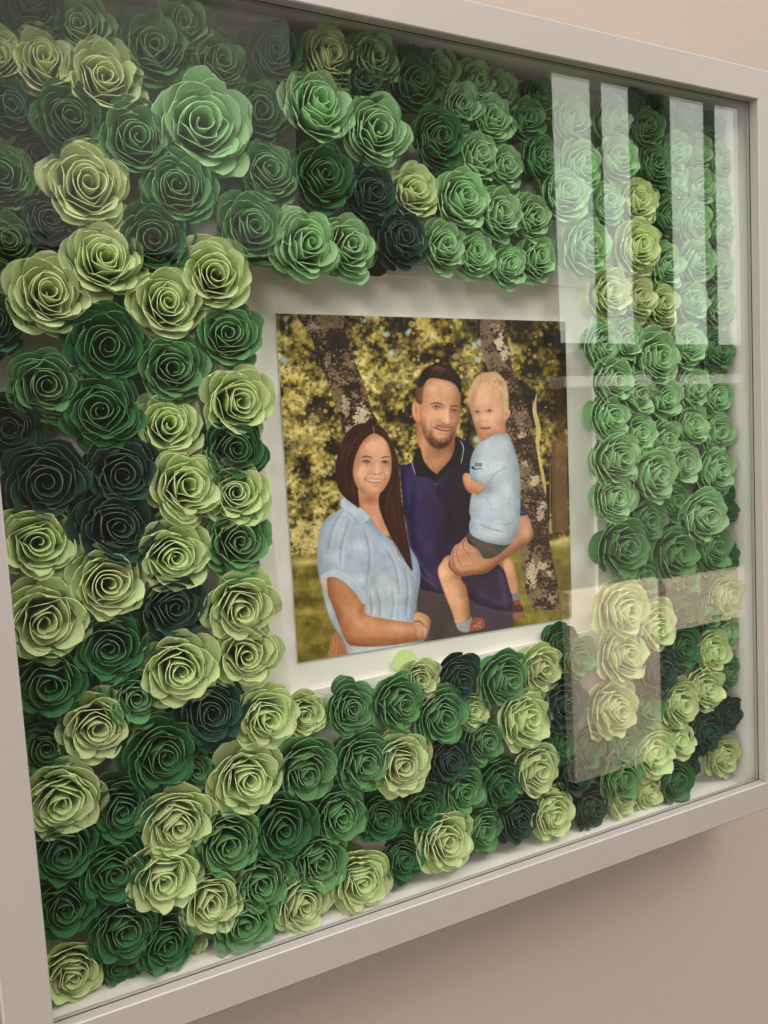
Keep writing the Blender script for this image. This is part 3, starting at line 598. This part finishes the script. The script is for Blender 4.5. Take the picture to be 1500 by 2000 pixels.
    B(704, 924, 8, 7, (222, 170, 144), .6); B(758, 922, 5, 7, (220, 168, 142), .5); B(733, 947, 8, 2.2, (168, 114, 90), .55)
    poly([(712.5, 934), (722, 932.6), (734, 933.6), (744, 933), (752, 934), (746, 940.6), (734, 943.2), (722, 941.4)], (172, 100, 88), .45, .95)
    poly([(714.5, 934.8), (724, 933.6), (734, 934.6), (744, 934), (750.5, 935), (744, 938.2), (734, 939.6), (723, 938.4)], (200, 176, 158), .35, .95)
    for k in range(7): stroke([(719+k*4.4, 934), (719.3+k*4.4, 939.6)], .45, (176, 150, 138), .5, taper=False, smooth=False)
    stroke([(713, 934.6), (724, 933.2), (734, 934.3), (744, 933.6), (752, 934.6)], .8, (126, 66, 56), .7, clip=F2); stroke([(722, 940.6), (734, 942.4), (745, 940.2)], 2.2, (190, 120, 106), .8, clip=F2); blob(713, 935, 1.4, 1.4, (110, 62, 50), .7); blob(752, 935, 1.3, 1.4, (110, 62, 50), .7)
    strands([[(712, 828), (682, 862), (664, 905), (664, 955)], [(732, 830), (704, 866), (690, 905), (694, 975)]], 80, (34, 23, 20), (108, 78, 68), .8, .4, 3, HB)
    fr = [(731, 829), (722, 838), (710, 858), (699, 880), (692, 900), (689, 925), (694, 945), (700, 960), (700, 985), (684, 978), (668, 955), (660, 925), (664, 880), (684, 845), (710, 826)]
    poly(fr, (56, 39, 33), .8, .95); FR = fullmask(fr, .8)
    strands([[(708, 830), (680, 860), (664, 905), (668, 955)], [(731, 832), (706, 868), (691, 905), (698, 975)]], 60, (34, 23, 20), (104, 76, 68), .8, .4, 4, FR)
    blob(668, 890, 5, 34, (84, 54, 54), .5, 12, clip=FR); blob(690, 950, 4, 24, (86, 60, 46), .5, clip=FR)
    fl = [(732, 829), (742, 838), (753, 852), (762, 872), (766, 900), (764, 930), (752, 953), (742, 965), (741, 985), (750, 1015), (776, 1066), (804, 1110), (797, 1050), (786, 990), (782, 930), (778, 893), (766, 860), (750, 836)]
    poly(fl, (56, 39, 33), .7, .97); FL = fullmask(fl, .7)
    strands([[(736, 834), (762, 870), (768, 930), (752, 1000), (792, 1085)], [(748, 838), (774, 880), (780, 930), (782, 1000), (803, 1108)]], 60, (34, 23, 20), (108, 80, 70), .8, .4, 6, FL)
    blob(768, 1000, 6, 40, (96, 66, 54), .4, -8, clip=FL)
    stroke([(731, 830), (731, 838), (732, 846)], 1.8, (176, 128, 104), .8)
    for k in range(5): stroke([(760+k*7, 1030+k*6), (772+k*6, 1064+k*6), (784+k*6, 1092+k*5)], 1.1, (44, 30, 28), .7)

def paint_picture():
    paint_background()
    bark([(583, 612), (599, 643), (613, 672), (623, 701), (645, 758), (664, 816), (676, 850), (700, 850), (738, 828), (726, 797), (710, 744), (688, 691), (672, 640), (666, 612)], (134, 116, 88), (56, 44, 36),
         [(706, 812, 14, 22, .95), (690, 838, 14, 10, .8), (676, 790, 8, 20, .6), (695, 770, 8, 8, .5), (612, 640, 12, 10, .4), (640, 700, 6, 14, .4)], 41)
    bark([(939, 624), (981, 624), (990, 655), (997, 690), (1002, 725), (1014, 757), (1034, 807), (1044, 853), (1060, 947), (1069, 981), (1074, 1064), (1087, 1126), (1092, 1166), (1086, 1186), (1060, 1192), (1037, 1182), (1024, 1130), (1016, 1060), (1005, 960), (990, 860), (972, 780), (955, 730), (943, 685)], (140, 122, 96), (66, 52, 46),
         [(976, 668, 9, 18, .95), (986, 690, 8, 12, .8), (965, 640, 8, 8, .5), (1045, 938, 10, 9, .9), (1056, 1000, 8, 18, .8), (1040, 1120, 10, 24, .9), (1058, 1105, 12, 7, .8), (1026, 905, 6, 5, .8), (1020, 850, 8, 5, .6), (1074, 1118, 5, 6, .8), (1078, 1170, 7, 10, .6), (1062, 985, 9, 8, .8)], 52)
    paint_people()
    for c in range(3): CV[..., c] = gblur(CV[..., c], .6)
    n6 = noise2(3, 91, 3)[..., None]; n7 = noise2(22, 93, 2)[..., None]; CV[:] = CV*(.92+.10*n6)*(.90+.2*n7)
    CV[:] = np.clip(CV + (np.random.RandomState(4).rand(PH, PW, 1)-.5)*.02, 0, 1)
def build_print():
    paint_picture()
    # resample the painting (drawn on measured outlines) into the print's own square
    N = 1050
    q = np.array([(-.0977, .1016), (.1146, .1012), (.1113, -.1104), (-.0982, -.1071)])     # corners TL TR BR BL on the card
    u, v = np.meshgrid((np.arange(N)+.5)/N, (np.arange(N)+.5)/N)                             # v down
    P = (q[0]*((1-u)*(1-v))[..., None]+q[1]*(u*(1-v))[..., None]+q[2]*(u*v)[..., None]+q[3]*((1-u)*v)[..., None])
    X = P[..., 0]+.23926; Y = .0422+.38968; Z = P[..., 1]-.02020
    cx = right.x*X+right.y*Y+right.z*Z; cy = down.x*X+down.y*Y+down.z*Z; cz = fwd.x*X+fwd.y*Y+fwd.z*Z
    sx = (750+1477.37*cx/cz-PX0)*PS-.5; sy = (1000+1477.37*cy/cz-PY0)*PS-.5
    sx = np.clip(sx, 0, PW-2.001); sy = np.clip(sy, 0, PH-2.001)
    ix, iy = sx.astype(int), sy.astype(int); fx, fy = (sx-ix)[..., None], (sy-iy)[..., None]
    A = (CV[iy, ix]*(1-fx)+CV[iy, ix+1]*fx)*(1-fy)+(CV[iy+1, ix]*(1-fx)+CV[iy+1, ix+1]*fx)*fy
    lin = np.where(A <= .04045, A/12.92, ((A+.055)/1.055)**2.4)
    lin = np.clip((lin-.018)*PRINT_GAIN, .004, .95)
    enc = np.where(lin <= .0031308, lin*12.92, 1.055*lin**(1/2.4)-.055)
    px = np.ones((N, N, 4), np.float32); px[..., :3] = enc[::-1]
    im = bpy.data.images.new('family_print', N, N, alpha=False); im.colorspace_settings.name = 'sRGB'
    im.pixels.foreach_set(px.ravel()); im.update(); im.pack()
    m = bpy.data.materials.new('glossy_print'); m.use_nodes = True; nt = m.node_tree; b = nt.nodes['Principled BSDF']
    t = nt.nodes.new('ShaderNodeTexImage'); t.image = im; t.extension = 'EXTEND'; nt.links.new(t.outputs[0], b.inputs['Base Color'])
    b.inputs['Roughness'].default_value = .45; b.inputs['Specular IOR Level'].default_value = .35
    n = nt.nodes.new('ShaderNodeTexNoise'); n.inputs['Scale'].default_value = 1400; bp = nt.nodes.new('ShaderNodeBump'); bp.inputs['Strength'].default_value = .08; bp.inputs['Distance'].default_value = .0004
    nt.links.new(n.outputs[0], bp.inputs['Height']); nt.links.new(bp.outputs[0], b.inputs['Normal'])
    me = bpy.data.meshes.new('family_photo')
    vs = [(x, y, z) for y in (.0422, .04315) for x, z in q]
    me.from_pydata(vs, [], [(0, 3, 2, 1), (4, 5, 6, 7), (0, 1, 5, 4), (1, 2, 6, 5), (2, 3, 7, 6), (3, 0, 4, 7)])
    me.materials.append(m); me.materials.append(M_board)
    for i, p in enumerate(me.polygons): p.material_index = 0 if i == 0 else 1
    uv = me.uv_layers.new(name='UVMap'); T = {0: (0, 1), 1: (1, 1), 2: (1, 0), 3: (0, 0)}
    for l in me.loops: uv.data[l.index].uv = T[l.vertex_index % 4]
    o = bpy.data.objects.new('family_photo', me); COL.objects.link(o); o.location = (0, 0, OZ)
    tag(o, 'square colour print of a woman, a man and a toddler by mottled tree trunks', 'photograph')
PRINT_GAIN = 1.50
build_print()

# rolled roses: x, z from the frame centre and radius in mm, paper colour
ROSES = [
    (-214.0,238.4,14.3,'D'), (-191.4,234.8,13.9,'B'), (-232.3,216.0,13.2,'A'), (-212.7,213.9,15.6,'A'), (-185.2,210.6,17.7,'A'), (-159.0,230.0,17.2,'C'), (-143.2,244.2,14.8,'B'), 
    (-126.3,228.5,15.0,'C'), (-231.3,190.8,13.7,'D'), (-205.1,188.9,16.2,'D'), (-217.4,172.6,11.3,'E'), (-172.8,182.7,17.9,'C'), (-138.3,194.5,26.1,'B'), (-234.6,158.9,14.1,'C'), 
    (-198.0,156.5,22.1,'A'), (-150.3,159.6,17.9,'C'), (-217.0,138.5,14.9,'E'), (-237.9,129.2,13.0,'C'), (-166.4,135.7,17.5,'D'), (-192.7,118.9,18.0,'A'), (-135.4,117.2,21.0,'A'), 
    (-115.8,143.9,18.0,'C'), (-222.1,102.2,20.4,'A'), (-164.0,101.1,20.8,'A'), (-242.6,88.4,14.0,'D'), (-194.7,80.3,18.5,'D'), (-131.0,83.6,17.2,'C'), (-225.8,62.3,16.3,'C'), 
    (-163.2,67.9,17.1,'C'), (-198.3,45.0,21.2,'D'), (-132.0,50.6,18.9,'A'), (-242.3,41.5,14.1,'E'), (-167.8,35.5,17.0,'A'), (-134.6,23.0,17.8,'D'), (-227.7,14.0,22.1,'E'), 
    (-193.1,15.0,18.7,'E'), (-162.8,4.1,18.9,'A'), (-132.2,-1.8,17.4,'A'), (-236.2,-18.0,18.5,'A'), (-200.4,-13.4,19.2,'E'), (-170.8,-29.4,18.9,'A'), (-136.2,-29.5,18.0,'C'), 
    (-206.0,-42.1,18.8,'A'), (-175.5,-59.6,17.9,'E'), (-136.4,-59.8,21.7,'A'), (-237.5,-54.3,19.7,'A'), (-203.5,-75.5,18.0,'D'), (-171.3,-91.0,19.9,'A'), (-134.1,-91.8,20.2,'A'), 
    (-237.1,-87.4,19.0,'D'), (-196.5,-102.4,16.7,'C'), (-158.0,-119.8,18.7,'E'), (-217.0,-115.4,18.0,'A'), (-241.0,-122.7,14.4,'D'), (-188.0,-136.3,18.8,'D'), (-127.0,-128.6,17.1,'A'), 
    (-140.1,-161.4,19.5,'A'), (-166.7,-152.8,11.2,'C'), (-234.7,-148.9,18.5,'A'), (-207.7,-161.7,16.4,'D'), (-179.8,-173.2,18.8,'A'), (-236.7,-174.7,17.7,'D'), (-153.3,-194.4,18.4,'C'), 
    (-215.5,-194.3,17.1,'D'), (-188.9,-202.4,18.9,'A'), (-238.6,-206.5,15.7,'D'), (-165.8,-226.2,17.8,'A'), (-213.6,-227.5,16.9,'D'), (-191.0,-242.9,15.7,'D'), (-239.0,-242.0,14.9,'A'), 
    (-214.7,-248.3,12.4,'D'), (-170.4,-250.7,9.3,'A'), (-147.1,-243.6,18.5,'C'), (-135.6,-223.9,17.8,'C'), (-113.3,-244.1,17.8,'A'), (-100.2,-133.5,12.6,'A'), (-74.1,-136.5,15.3,'C'), 
    (-105.3,-162.3,18.1,'C'), (-119.7,-193.4,19.1,'D'), (-69.1,-168.6,18.0,'C'), (-44.4,-137.7,16.9,'C'), (-42.4,-175.3,18.6,'A'), (-85.1,-197.5,17.2,'C'), (-58.2,-208.0,15.1,'D'), 
    (-100.1,-221.9,17.8,'C'), (-23.3,-125.9,12.8,'A'), (3.1,-127.8,15.7,'E'), (-12.2,-151.2,17.7,'C'), (13.3,-154.8,12.4,'A'), (34.2,-135.2,18.6,'C'), (-7.9,-181.8,15.9,'E'), 
    (20.1,-176.5,14.9,'C'), (-27.7,-208.9,15.7,'D'), (2.7,-206.6,15.5,'C'), (29.4,-205.6,16.4,'D'), (-15.1,-235.8,18.3,'A'), (12.9,-236.5,15.1,'C'), (-44.5,-238.8,14.9,'D'), 
    (-74.8,-241.5,18.5,'A'), (65.9,-134.0,16.6,'A'), (82.7,-163.3,18.7,'E'), (47.4,-167.1,19.1,'A'), (81.0,-192.1,14.8,'D'), (57.9,-203.7,18.1,'A'), (42.1,-233.1,16.8,'E'), 
    (92.5,-217.2,14.8,'E'), (70.1,-238.5,17.4,'A'), (88.6,-121.5,12.6,'D'), (101.4,-135.2,14.5,'C'), (139.8,-104.5,19.6,'A'), (170.7,-120.4,17.4,'A'), (137.0,-140.3,20.2,'A'), 
    (127.1,-176.0,21.0,'A'), (138.0,-205.7,14.6,'C'), (105.4,-202.4,14.9,'D'), (131.8,-226.9,16.4,'C'), (105.4,-246.8,14.3,'E'), (133.4,-247.8,13.0,'A'), (159.3,-247.4,13.4,'A'), 
    (163.9,-216.3,17.8,'A'), (168.4,-156.5,17.5,'E'), (161.9,-185.1,14.9,'C'), (190.7,-183.9,16.7,'A'), (197.7,-143.0,16.2,'D'), (199.3,-109.2,14.3,'D'), (190.8,-214.9,15.1,'A'), 
    (184.6,-244.2,16.5,'D'), (204.6,-237.4,12.1,'E'), (220.4,-178.5,16.3,'A'), (228.8,-151.0,15.4,'A'), (217.3,-211.1,16.4,'E'), (246.0,-204.4,13.5,'E'), (241.2,-236.6,14.5,'A'), 
    (244.9,-108.4,15.5,'A'), (224.6,-120.7,13.8,'C'), (247.6,-141.1,13.3,'B'), (245.6,-171.0,13.4,'C'), (140.1,-60.3,19.0,'C'), (164.8,-43.5,15.7,'C'), (163.4,-83.8,14.1,'C'), 
    (189.6,-70.6,18.4,'C'), (207.8,-89.3,13.5,'C'), (218.6,-43.1,18.9,'B'), (227.0,-73.2,16.5,'C'), (248.4,-79.9,12.3,'D'), (247.1,-38.7,13.9,'D'), (191.8,-32.8,14.4,'C'), 
    (137.7,-24.3,15.5,'B'), (169.4,-9.8,17.7,'B'), (137.7,2.7,17.9,'B'), (201.4,-4.4,15.3,'B'), (236.8,-11.5,16.4,'B'), (162.1,19.5,13.8,'B'), (187.7,14.7,13.3,'B'), 
    (134.2,31.3,14.9,'B'), (213.6,21.5,14.6,'B'), (240.2,16.9,14.1,'B'), (137.1,58.5,15.3,'B'), (159.8,48.2,14.9,'B'), (187.6,43.9,14.5,'B'), (214.4,50.1,14.6,'B'), 
    (241.5,45.4,14.1,'B'), (177.2,73.2,18.1,'B'), (128.9,83.3,14.7,'B'), (153.1,86.0,13.5,'B'), (212.2,81.4,14.5,'B'), (239.6,77.0,14.9,'C'), (137.1,117.8,16.0,'A'), 
    (163.5,113.1,14.0,'A'), (189.3,112.1,13.6,'A'), (216.7,112.2,14.1,'B'), (246.3,110.4,13.6,'B'), (115.1,147.3,18.7,'B'), (164.4,149.7,16.5,'A'), (192.6,138.5,14.5,'B'), 
    (221.2,144.0,15.0,'B'), (248.0,139.3,12.8,'B'), (79.9,138.6,13.8,'B'), (55.7,133.1,13.4,'B'), (102.2,178.2,16.5,'B'), (137.6,177.3,13.6,'B'), (167.9,181.6,14.5,'A'), 
    (194.3,174.3,12.8,'C'), (219.9,172.0,14.9,'B'), (248.1,168.4,12.7,'B'), (248.4,192.9,12.3,'B'), (228.4,196.6,13.3,'B'), (205.5,199.5,12.1,'B'), (183.1,206.4,14.3,'C'), 
    (149.7,207.6,14.6,'B'), (115.7,201.9,15.6,'B'), (82.0,200.9,14.2,'C'), (72.9,164.1,14.4,'B'), (110.8,230.2,14.7,'B'), (145.3,235.4,13.7,'B'), (177.7,232.1,13.4,'C'), 
    (204.2,221.3,12.9,'B'), (228.1,223.3,12.4,'B'), (248.4,218.7,12.3,'B'), (194.6,246.7,11.1,'C'), (167.9,249.0,11.6,'D'), (220.5,246.7,11.4,'C'), (243.2,243.2,10.8,'C'), 
    (86.2,240.3,12.4,'C'), (72.6,224.9,14.1,'C'), (56.9,242.3,12.0,'B'), (-93.9,237.7,16.3,'D'), (-64.0,241.6,15.7,'A'), (-35.1,246.1,15.3,'B'), (-1.2,248.5,12.2,'C'), 
    (13.0,248.1,12.7,'B'), (37.6,244.3,13.1,'B'), (-8.9,234.4,15.7,'D'), (-44.1,228.6,16.0,'D'), (-104.8,206.3,16.6,'D'), (-74.8,209.2,19.1,'B'), (-35.2,204.8,21.3,'B'), 
    (4.9,205.9,16.7,'D'), (26.4,228.8,13.3,'B'), (48.1,221.7,14.4,'B'), (33.5,196.2,14.8,'B'), (55.3,194.2,13.7,'B'), (-103.1,173.2,16.6,'C'), (-72.8,175.1,17.8,'D'), 
    (-41.5,167.3,16.0,'E'), (-12.9,171.7,15.6,'A'), (19.5,170.3,18.0,'B'), (46.7,163.9,15.7,'B'), (-85.8,136.1,18.7,'B'), (-57.7,136.7,16.9,'B'), (-23.3,142.1,16.4,'E'), 
    (4.8,141.1,15.3,'B'), (30.1,138.7,14.0,'B'), ]
# ------------------------------------------------------------------ rolled paper roses
def sheet(P, th, close_u=False):
    """P: grid (nv, nu, 3) -> a sheet of paper with thickness; returns verts, faces, material index"""
    nv, nu = P.shape[:2]
    du = np.gradient(P, axis=1); dv = np.gradient(P, axis=0)
    n = np.cross(du, dv); n /= (np.linalg.norm(n, axis=2, keepdims=True)+1e-9)
    Q = P + n*th
    V = np.concatenate([P.reshape(-1, 3), Q.reshape(-1, 3)]); F = []; I = []
    idx = np.arange(nv*nu).reshape(nv, nu); o = nv*nu
    a, b, c, d = idx[:-1, :-1].ravel(), idx[:-1, 1:].ravel(), idx[1:, 1:].ravel(), idx[1:, :-1].ravel()
    F += list(zip(a, b, c, d)); F += list(zip(o+a, o+d, o+c, o+b)); I += [0]*(2*len(a))
    # rim of its own vertices so that the cut edge stays crisp
    ring = np.concatenate([idx[:, 0], idx[-1, 1:], idx[::-1, -1][1:]])
    base = len(V); V = np.concatenate([V, P.reshape(-1, 3)[ring], Q.reshape(-1, 3)[ring]]); m = len(ring)
    for i in range(m-1): F.append((base+i, base+i+1, base+m+i+1, base+m+i)); I.append(1)
    return V, F, I

def mesh_of(name, parts):
    V, F, I, o = [], [], [], 0
    for v, f, i in parts:
        V.append(v); F += [tuple(int(k)+o for k in q) for q in f]; I += i; o += len(v)
    V = np.concatenate(V)
    me = bpy.data.meshes.new(name); me.from_pydata(V.tolist(), [], F)
    me.polygons.foreach_set('material_index', I); me.polygons.foreach_set('use_smooth', [i == 0 for i in I])
    me.materials.append(None); me.materials.append(None); me.update()
    return me

def rose_proto(seed):
    r = np.random.RandomState(seed)
    TH = .0135
    turns = r.uniform(5.0, 6.2); K = 22; H = 1.22
    n = int(turns*K); th = np.linspace(0, turns*2*math.pi, n); t = th/th[-1]
    R1 = r.uniform(.60, .70); r0 = r.uniform(.05, .10)
    rt = r0+(R1-r0)*t**.9
    wob = sum(r.normal(0, .010)*np.sin(th*f+r.uniform(0, 6.28)) for f in (.31, .53, .87, 1.27, 1.9, 2.6)); rt = rt+wob*np.clip(t*3, 0, 1)
    # petals along the strip: wide angle near the centre, narrower outside
    phi = np.zeros(n); jit = np.zeros(n); dep = np.zeros(n); lean = np.zeros(n)
    a = r.uniform(0, 2)
    b0 = -a
    while b0 < th[-1]:
        k = np.clip(np.searchsorted(th, max(b0, 0)), 0, n-1)
        w = np.clip(.62/ max(rt[k], .16), .95, 2.6)*r.uniform(.85, 1.2)
        s = (th >= b0) & (th < b0+w)
        phi[s] = (th[s]-b0)/w*2-1; jit[s] = r.normal(0, .024); dep[s] = r.uniform(.10, .24); lean[s] = r.uniform(-.05, .05)
        b0 += w
    chord = (1-phi**2)
    R_top = rt*(1-.095*chord*np.clip(t*2, 0, 1)) + jit*np.clip(t*2, 0, 1) + .035*phi*np.clip(t*1.5, 0, 1)
    rb = .05+.17*t
    hz = (1-(dep*(.55+.8*t))*np.abs(phi)**2.6)
    ztop = H*(1-.24*t**1.6)*hz*(.88+.12*np.clip(t*5, 0, 1)) + lean*t*phi
    rows = [.0, .4, .72, .9, 1.0]; G = []
    ex = r.uniform(.90, 1.0); cx, cy = r.normal(0, .035, 2)
    for v in rows:
        rr = rb+(R_top-rb)*(v**.85) + .02*t*np.clip((v-.85)/.15, 0, 1)
        x = rr*np.cos(th)*ex; y = rr*np.sin(th)/ex**.5
        G.append(np.stack([x+cx*(1-t)*v, y+cy*(1-t)*v, .03+(ztop-.03)*v], 1))
    coil = mesh_of('petal_coil', [sheet(np.array(G), TH)])
    # outer petals, each a leaf of paper of its own
    petals = []
    opn = r.uniform(0, 1); npet = r.randint(15, 19); a0 = r.uniform(0, 6.28)
    for i in range(npet):
        f = i/(npet-1)
        ang = a0+i*(2*math.pi/(npet/3.4))+r.normal(0, .09)
        wa = r.uniform(.68, .86)*(1-.10*f); rho = .64+.38*f+r.normal(0, .016)+.04*opn*f
        zt = (1.12-.30*f-.12*opn*f)+r.normal(0, .04); curl = r.uniform(-.02, .14)*f; bend = r.normal(0, .03); tw = r.uniform(.02, .07)
        NU, vs = 11, np.array([0, .3, .5, .68, .82, .91, .965, .99, 1.0])
        u = np.linspace(-1, 1, NU)
        W = np.where(vs < .5, .80+.40*vs, np.clip(1-(np.clip(vs-.5, 0, 1)/.503)**2.3, 0, 1)**(1/2.1))
        P = np.zeros((len(vs), NU, 3))
        for j, v in enumerate(vs):
            da = u*wa*W[j]
            flatn = (1-.34)+.34*math.cos(wa*.6)/np.cos(da*.6)
            rr = (.20+(rho-.20)*v**1.05)*flatn + tw*u*v
            zz = zt*(v**.9)+bend*u*v-curl*np.clip((v-.7)/.3, 0, 1)**2
            P[j] = np.stack([rr*np.cos(ang+da), rr*np.sin(ang+da), .02+np.full(NU, zz)], 1)
        petals.append(mesh_of('petal', [sheet(P, TH)]))
    # round tab of the strip that closes the back
    nn = 18; a = np.linspace(0, 2*math.pi, nn, endpoint=False); off = r.uniform(0, .2) if r.rand() < .68 else r.uniform(.5, .68); oa = r.uniform(0, 6.28); q = .52
    top = np.stack([q*np.cos(a)+off*math.cos(oa), q*np.sin(a)+off*math.sin(oa), np.full(nn, .022)], 1); bot = top-np.array([0, 0, .022])
    V = np.concatenate([top, bot, top, bot]); F = [tuple(range(nn)), tuple(range(2*nn-1, nn-1, -1))]+[(2*nn+i, 3*nn+i, 3*nn+(i+1) % nn, 2*nn+(i+1) % nn) for i in range(nn)]
    tab = mesh_of('base_tab', [(V, F, [0, 0]+[1]*nn)])
    return coil, petals, tab

PAPER = {'A': (.78, .87, .50), 'B': (.50, .77, .43), 'C': (.19, .44, .175), 'D': (.055, .235, .082), 'E': (.028, .102, .074)}
MP = {}
for k, c in PAPER.items():
    e = tuple(x*.87+y*.13 for x, y in zip(c, (.62, .72, .50)))
    MP[k] = (mat('paper_'+{'A': 'lime', 'B': 'soft_green', 'C': 'mid_green', 'D': 'dark_green', 'E': 'teal'}[k], c, .62, .28, bump=.25, bscale=60, rnd=.10, var=.05, vscale=5, trans=.38),
             mat('paper_edge_'+k.lower(), e, .8, .15))

WORD = {'A': 'pale lime', 'B': 'soft green', 'C': 'mid green', 'D': 'dark green', 'E': 'blackish teal'}
ORD = ['first', 'second', 'third', 'fourth', 'fifth', 'sixth', 'seventh', 'eighth', 'ninth', 'tenth', 'eleventh', 'twelfth', 'thirteenth', 'fourteenth']
def section(x, z):
    c = 0 if x < -107 else 2 if x > 130 else 1; r = 0 if z > 119 else 2 if z < -119 else 1
    return r*3+c
SEC = ['of upper left corner', 'above the picture', 'of upper right corner', 'left of the picture', '', 'right of the picture', 'of lower left corner', 'below the picture', 'of lower right corner']
def labels():
    out = [None]*len(ROSES); S = {}
    for i, (x, z, r, c) in enumerate(ROSES): S.setdefault(section(x, z), []).append(i)
    for s, ids in S.items():
        ids.sort(key=lambda i: -ROSES[i][1]); zs = [ROSES[i][1] for i in ids]
        n = max(1, round((zs[0]-zs[-1])/29.0)); step = (zs[0]-zs[-1]+.01)/n; rows = {}
        for i in ids: rows.setdefault(min(n-1, int((zs[0]-ROSES[i][1])/step)), []).append(i)
        for k, key in enumerate(sorted(rows)):
            row = sorted(rows[key], key=lambda i: ROSES[i][0])
            for j, i in enumerate(row):
                c = ROSES[i][3]; size = 'small ' if ROSES[i][2] < 12.2 else 'large ' if ROSES[i][2] > 20.5 else ''
                pos = (ORD[j]+' from left') if j < len(row)-1 or len(row) == 1 else 'rightmost'
                if j == 0: pos = 'leftmost'
                rw = 'top row' if k == 0 else 'bottom row' if k == len(rows)-1 else ORD[k]+' row down'
                out[i] = size+WORD[c]+' paper rose, '+pos+' in '+rw+' '+SEC[s]
    return out

def build_roses():
    NP = 60
    protos = [rose_proto(100+i) for i in range(NP)]
    lab = labels(); r = random.Random(5)
    for i, (x, z, rad, c) in enumerate(ROSES):
        coil, petals, tab = protos[(i*7) % NP]
        s = rad/1000*(1.23 if rad < 20 else 1.10)*(1.06 if x > 120 else 1); root = empty('paper_rose', (0, 0, 0)); root.empty_display_size = .5
        ta, tt = r.uniform(0, 6.28), R_(r.uniform(0, 9))
        if i == TILTED: ta, tt = R_(-100), R_(48)
        h = min(1.12, .0350/(s*1.24)) if tt < .5 else .8
        rot = Matrix.Rotation(math.pi/2, 4, 'X') @ Matrix.Rotation(tt, 4, Vector((math.cos(ta), math.sin(ta), 0))) @ Matrix.Rotation(r.uniform(0, 6.28), 4, 'Z')
        lift = math.sin(tt)*.46*s+.0002
        root.matrix_world = Matrix.Translation((x/1000, YR-lift, OZ+z/1000)) @ rot @ Matrix.Diagonal((s, s, s*h*r.uniform(.92, 1.0), 1))
        tag(root, lab[i], 'paper rose', WORD[c]+' rolled paper roses')
        for nm, me in [('petal_coil', coil), ('base_tab', tab)]+[('petal', p) for p in petals]:
            o = bpy.data.objects.new(nm, me); COL.objects.link(o); o.parent = root
            for k in (0, 1):
                o.material_slots[k].link = 'OBJECT'; o.material_slots[k].material = MP[c][k]
TILTED = next(i for i, q in enumerate(ROSES) if q[3] == 'A' and q[2] < 10.5 and q[0] < -100 and q[1] < -200)
build_roses()
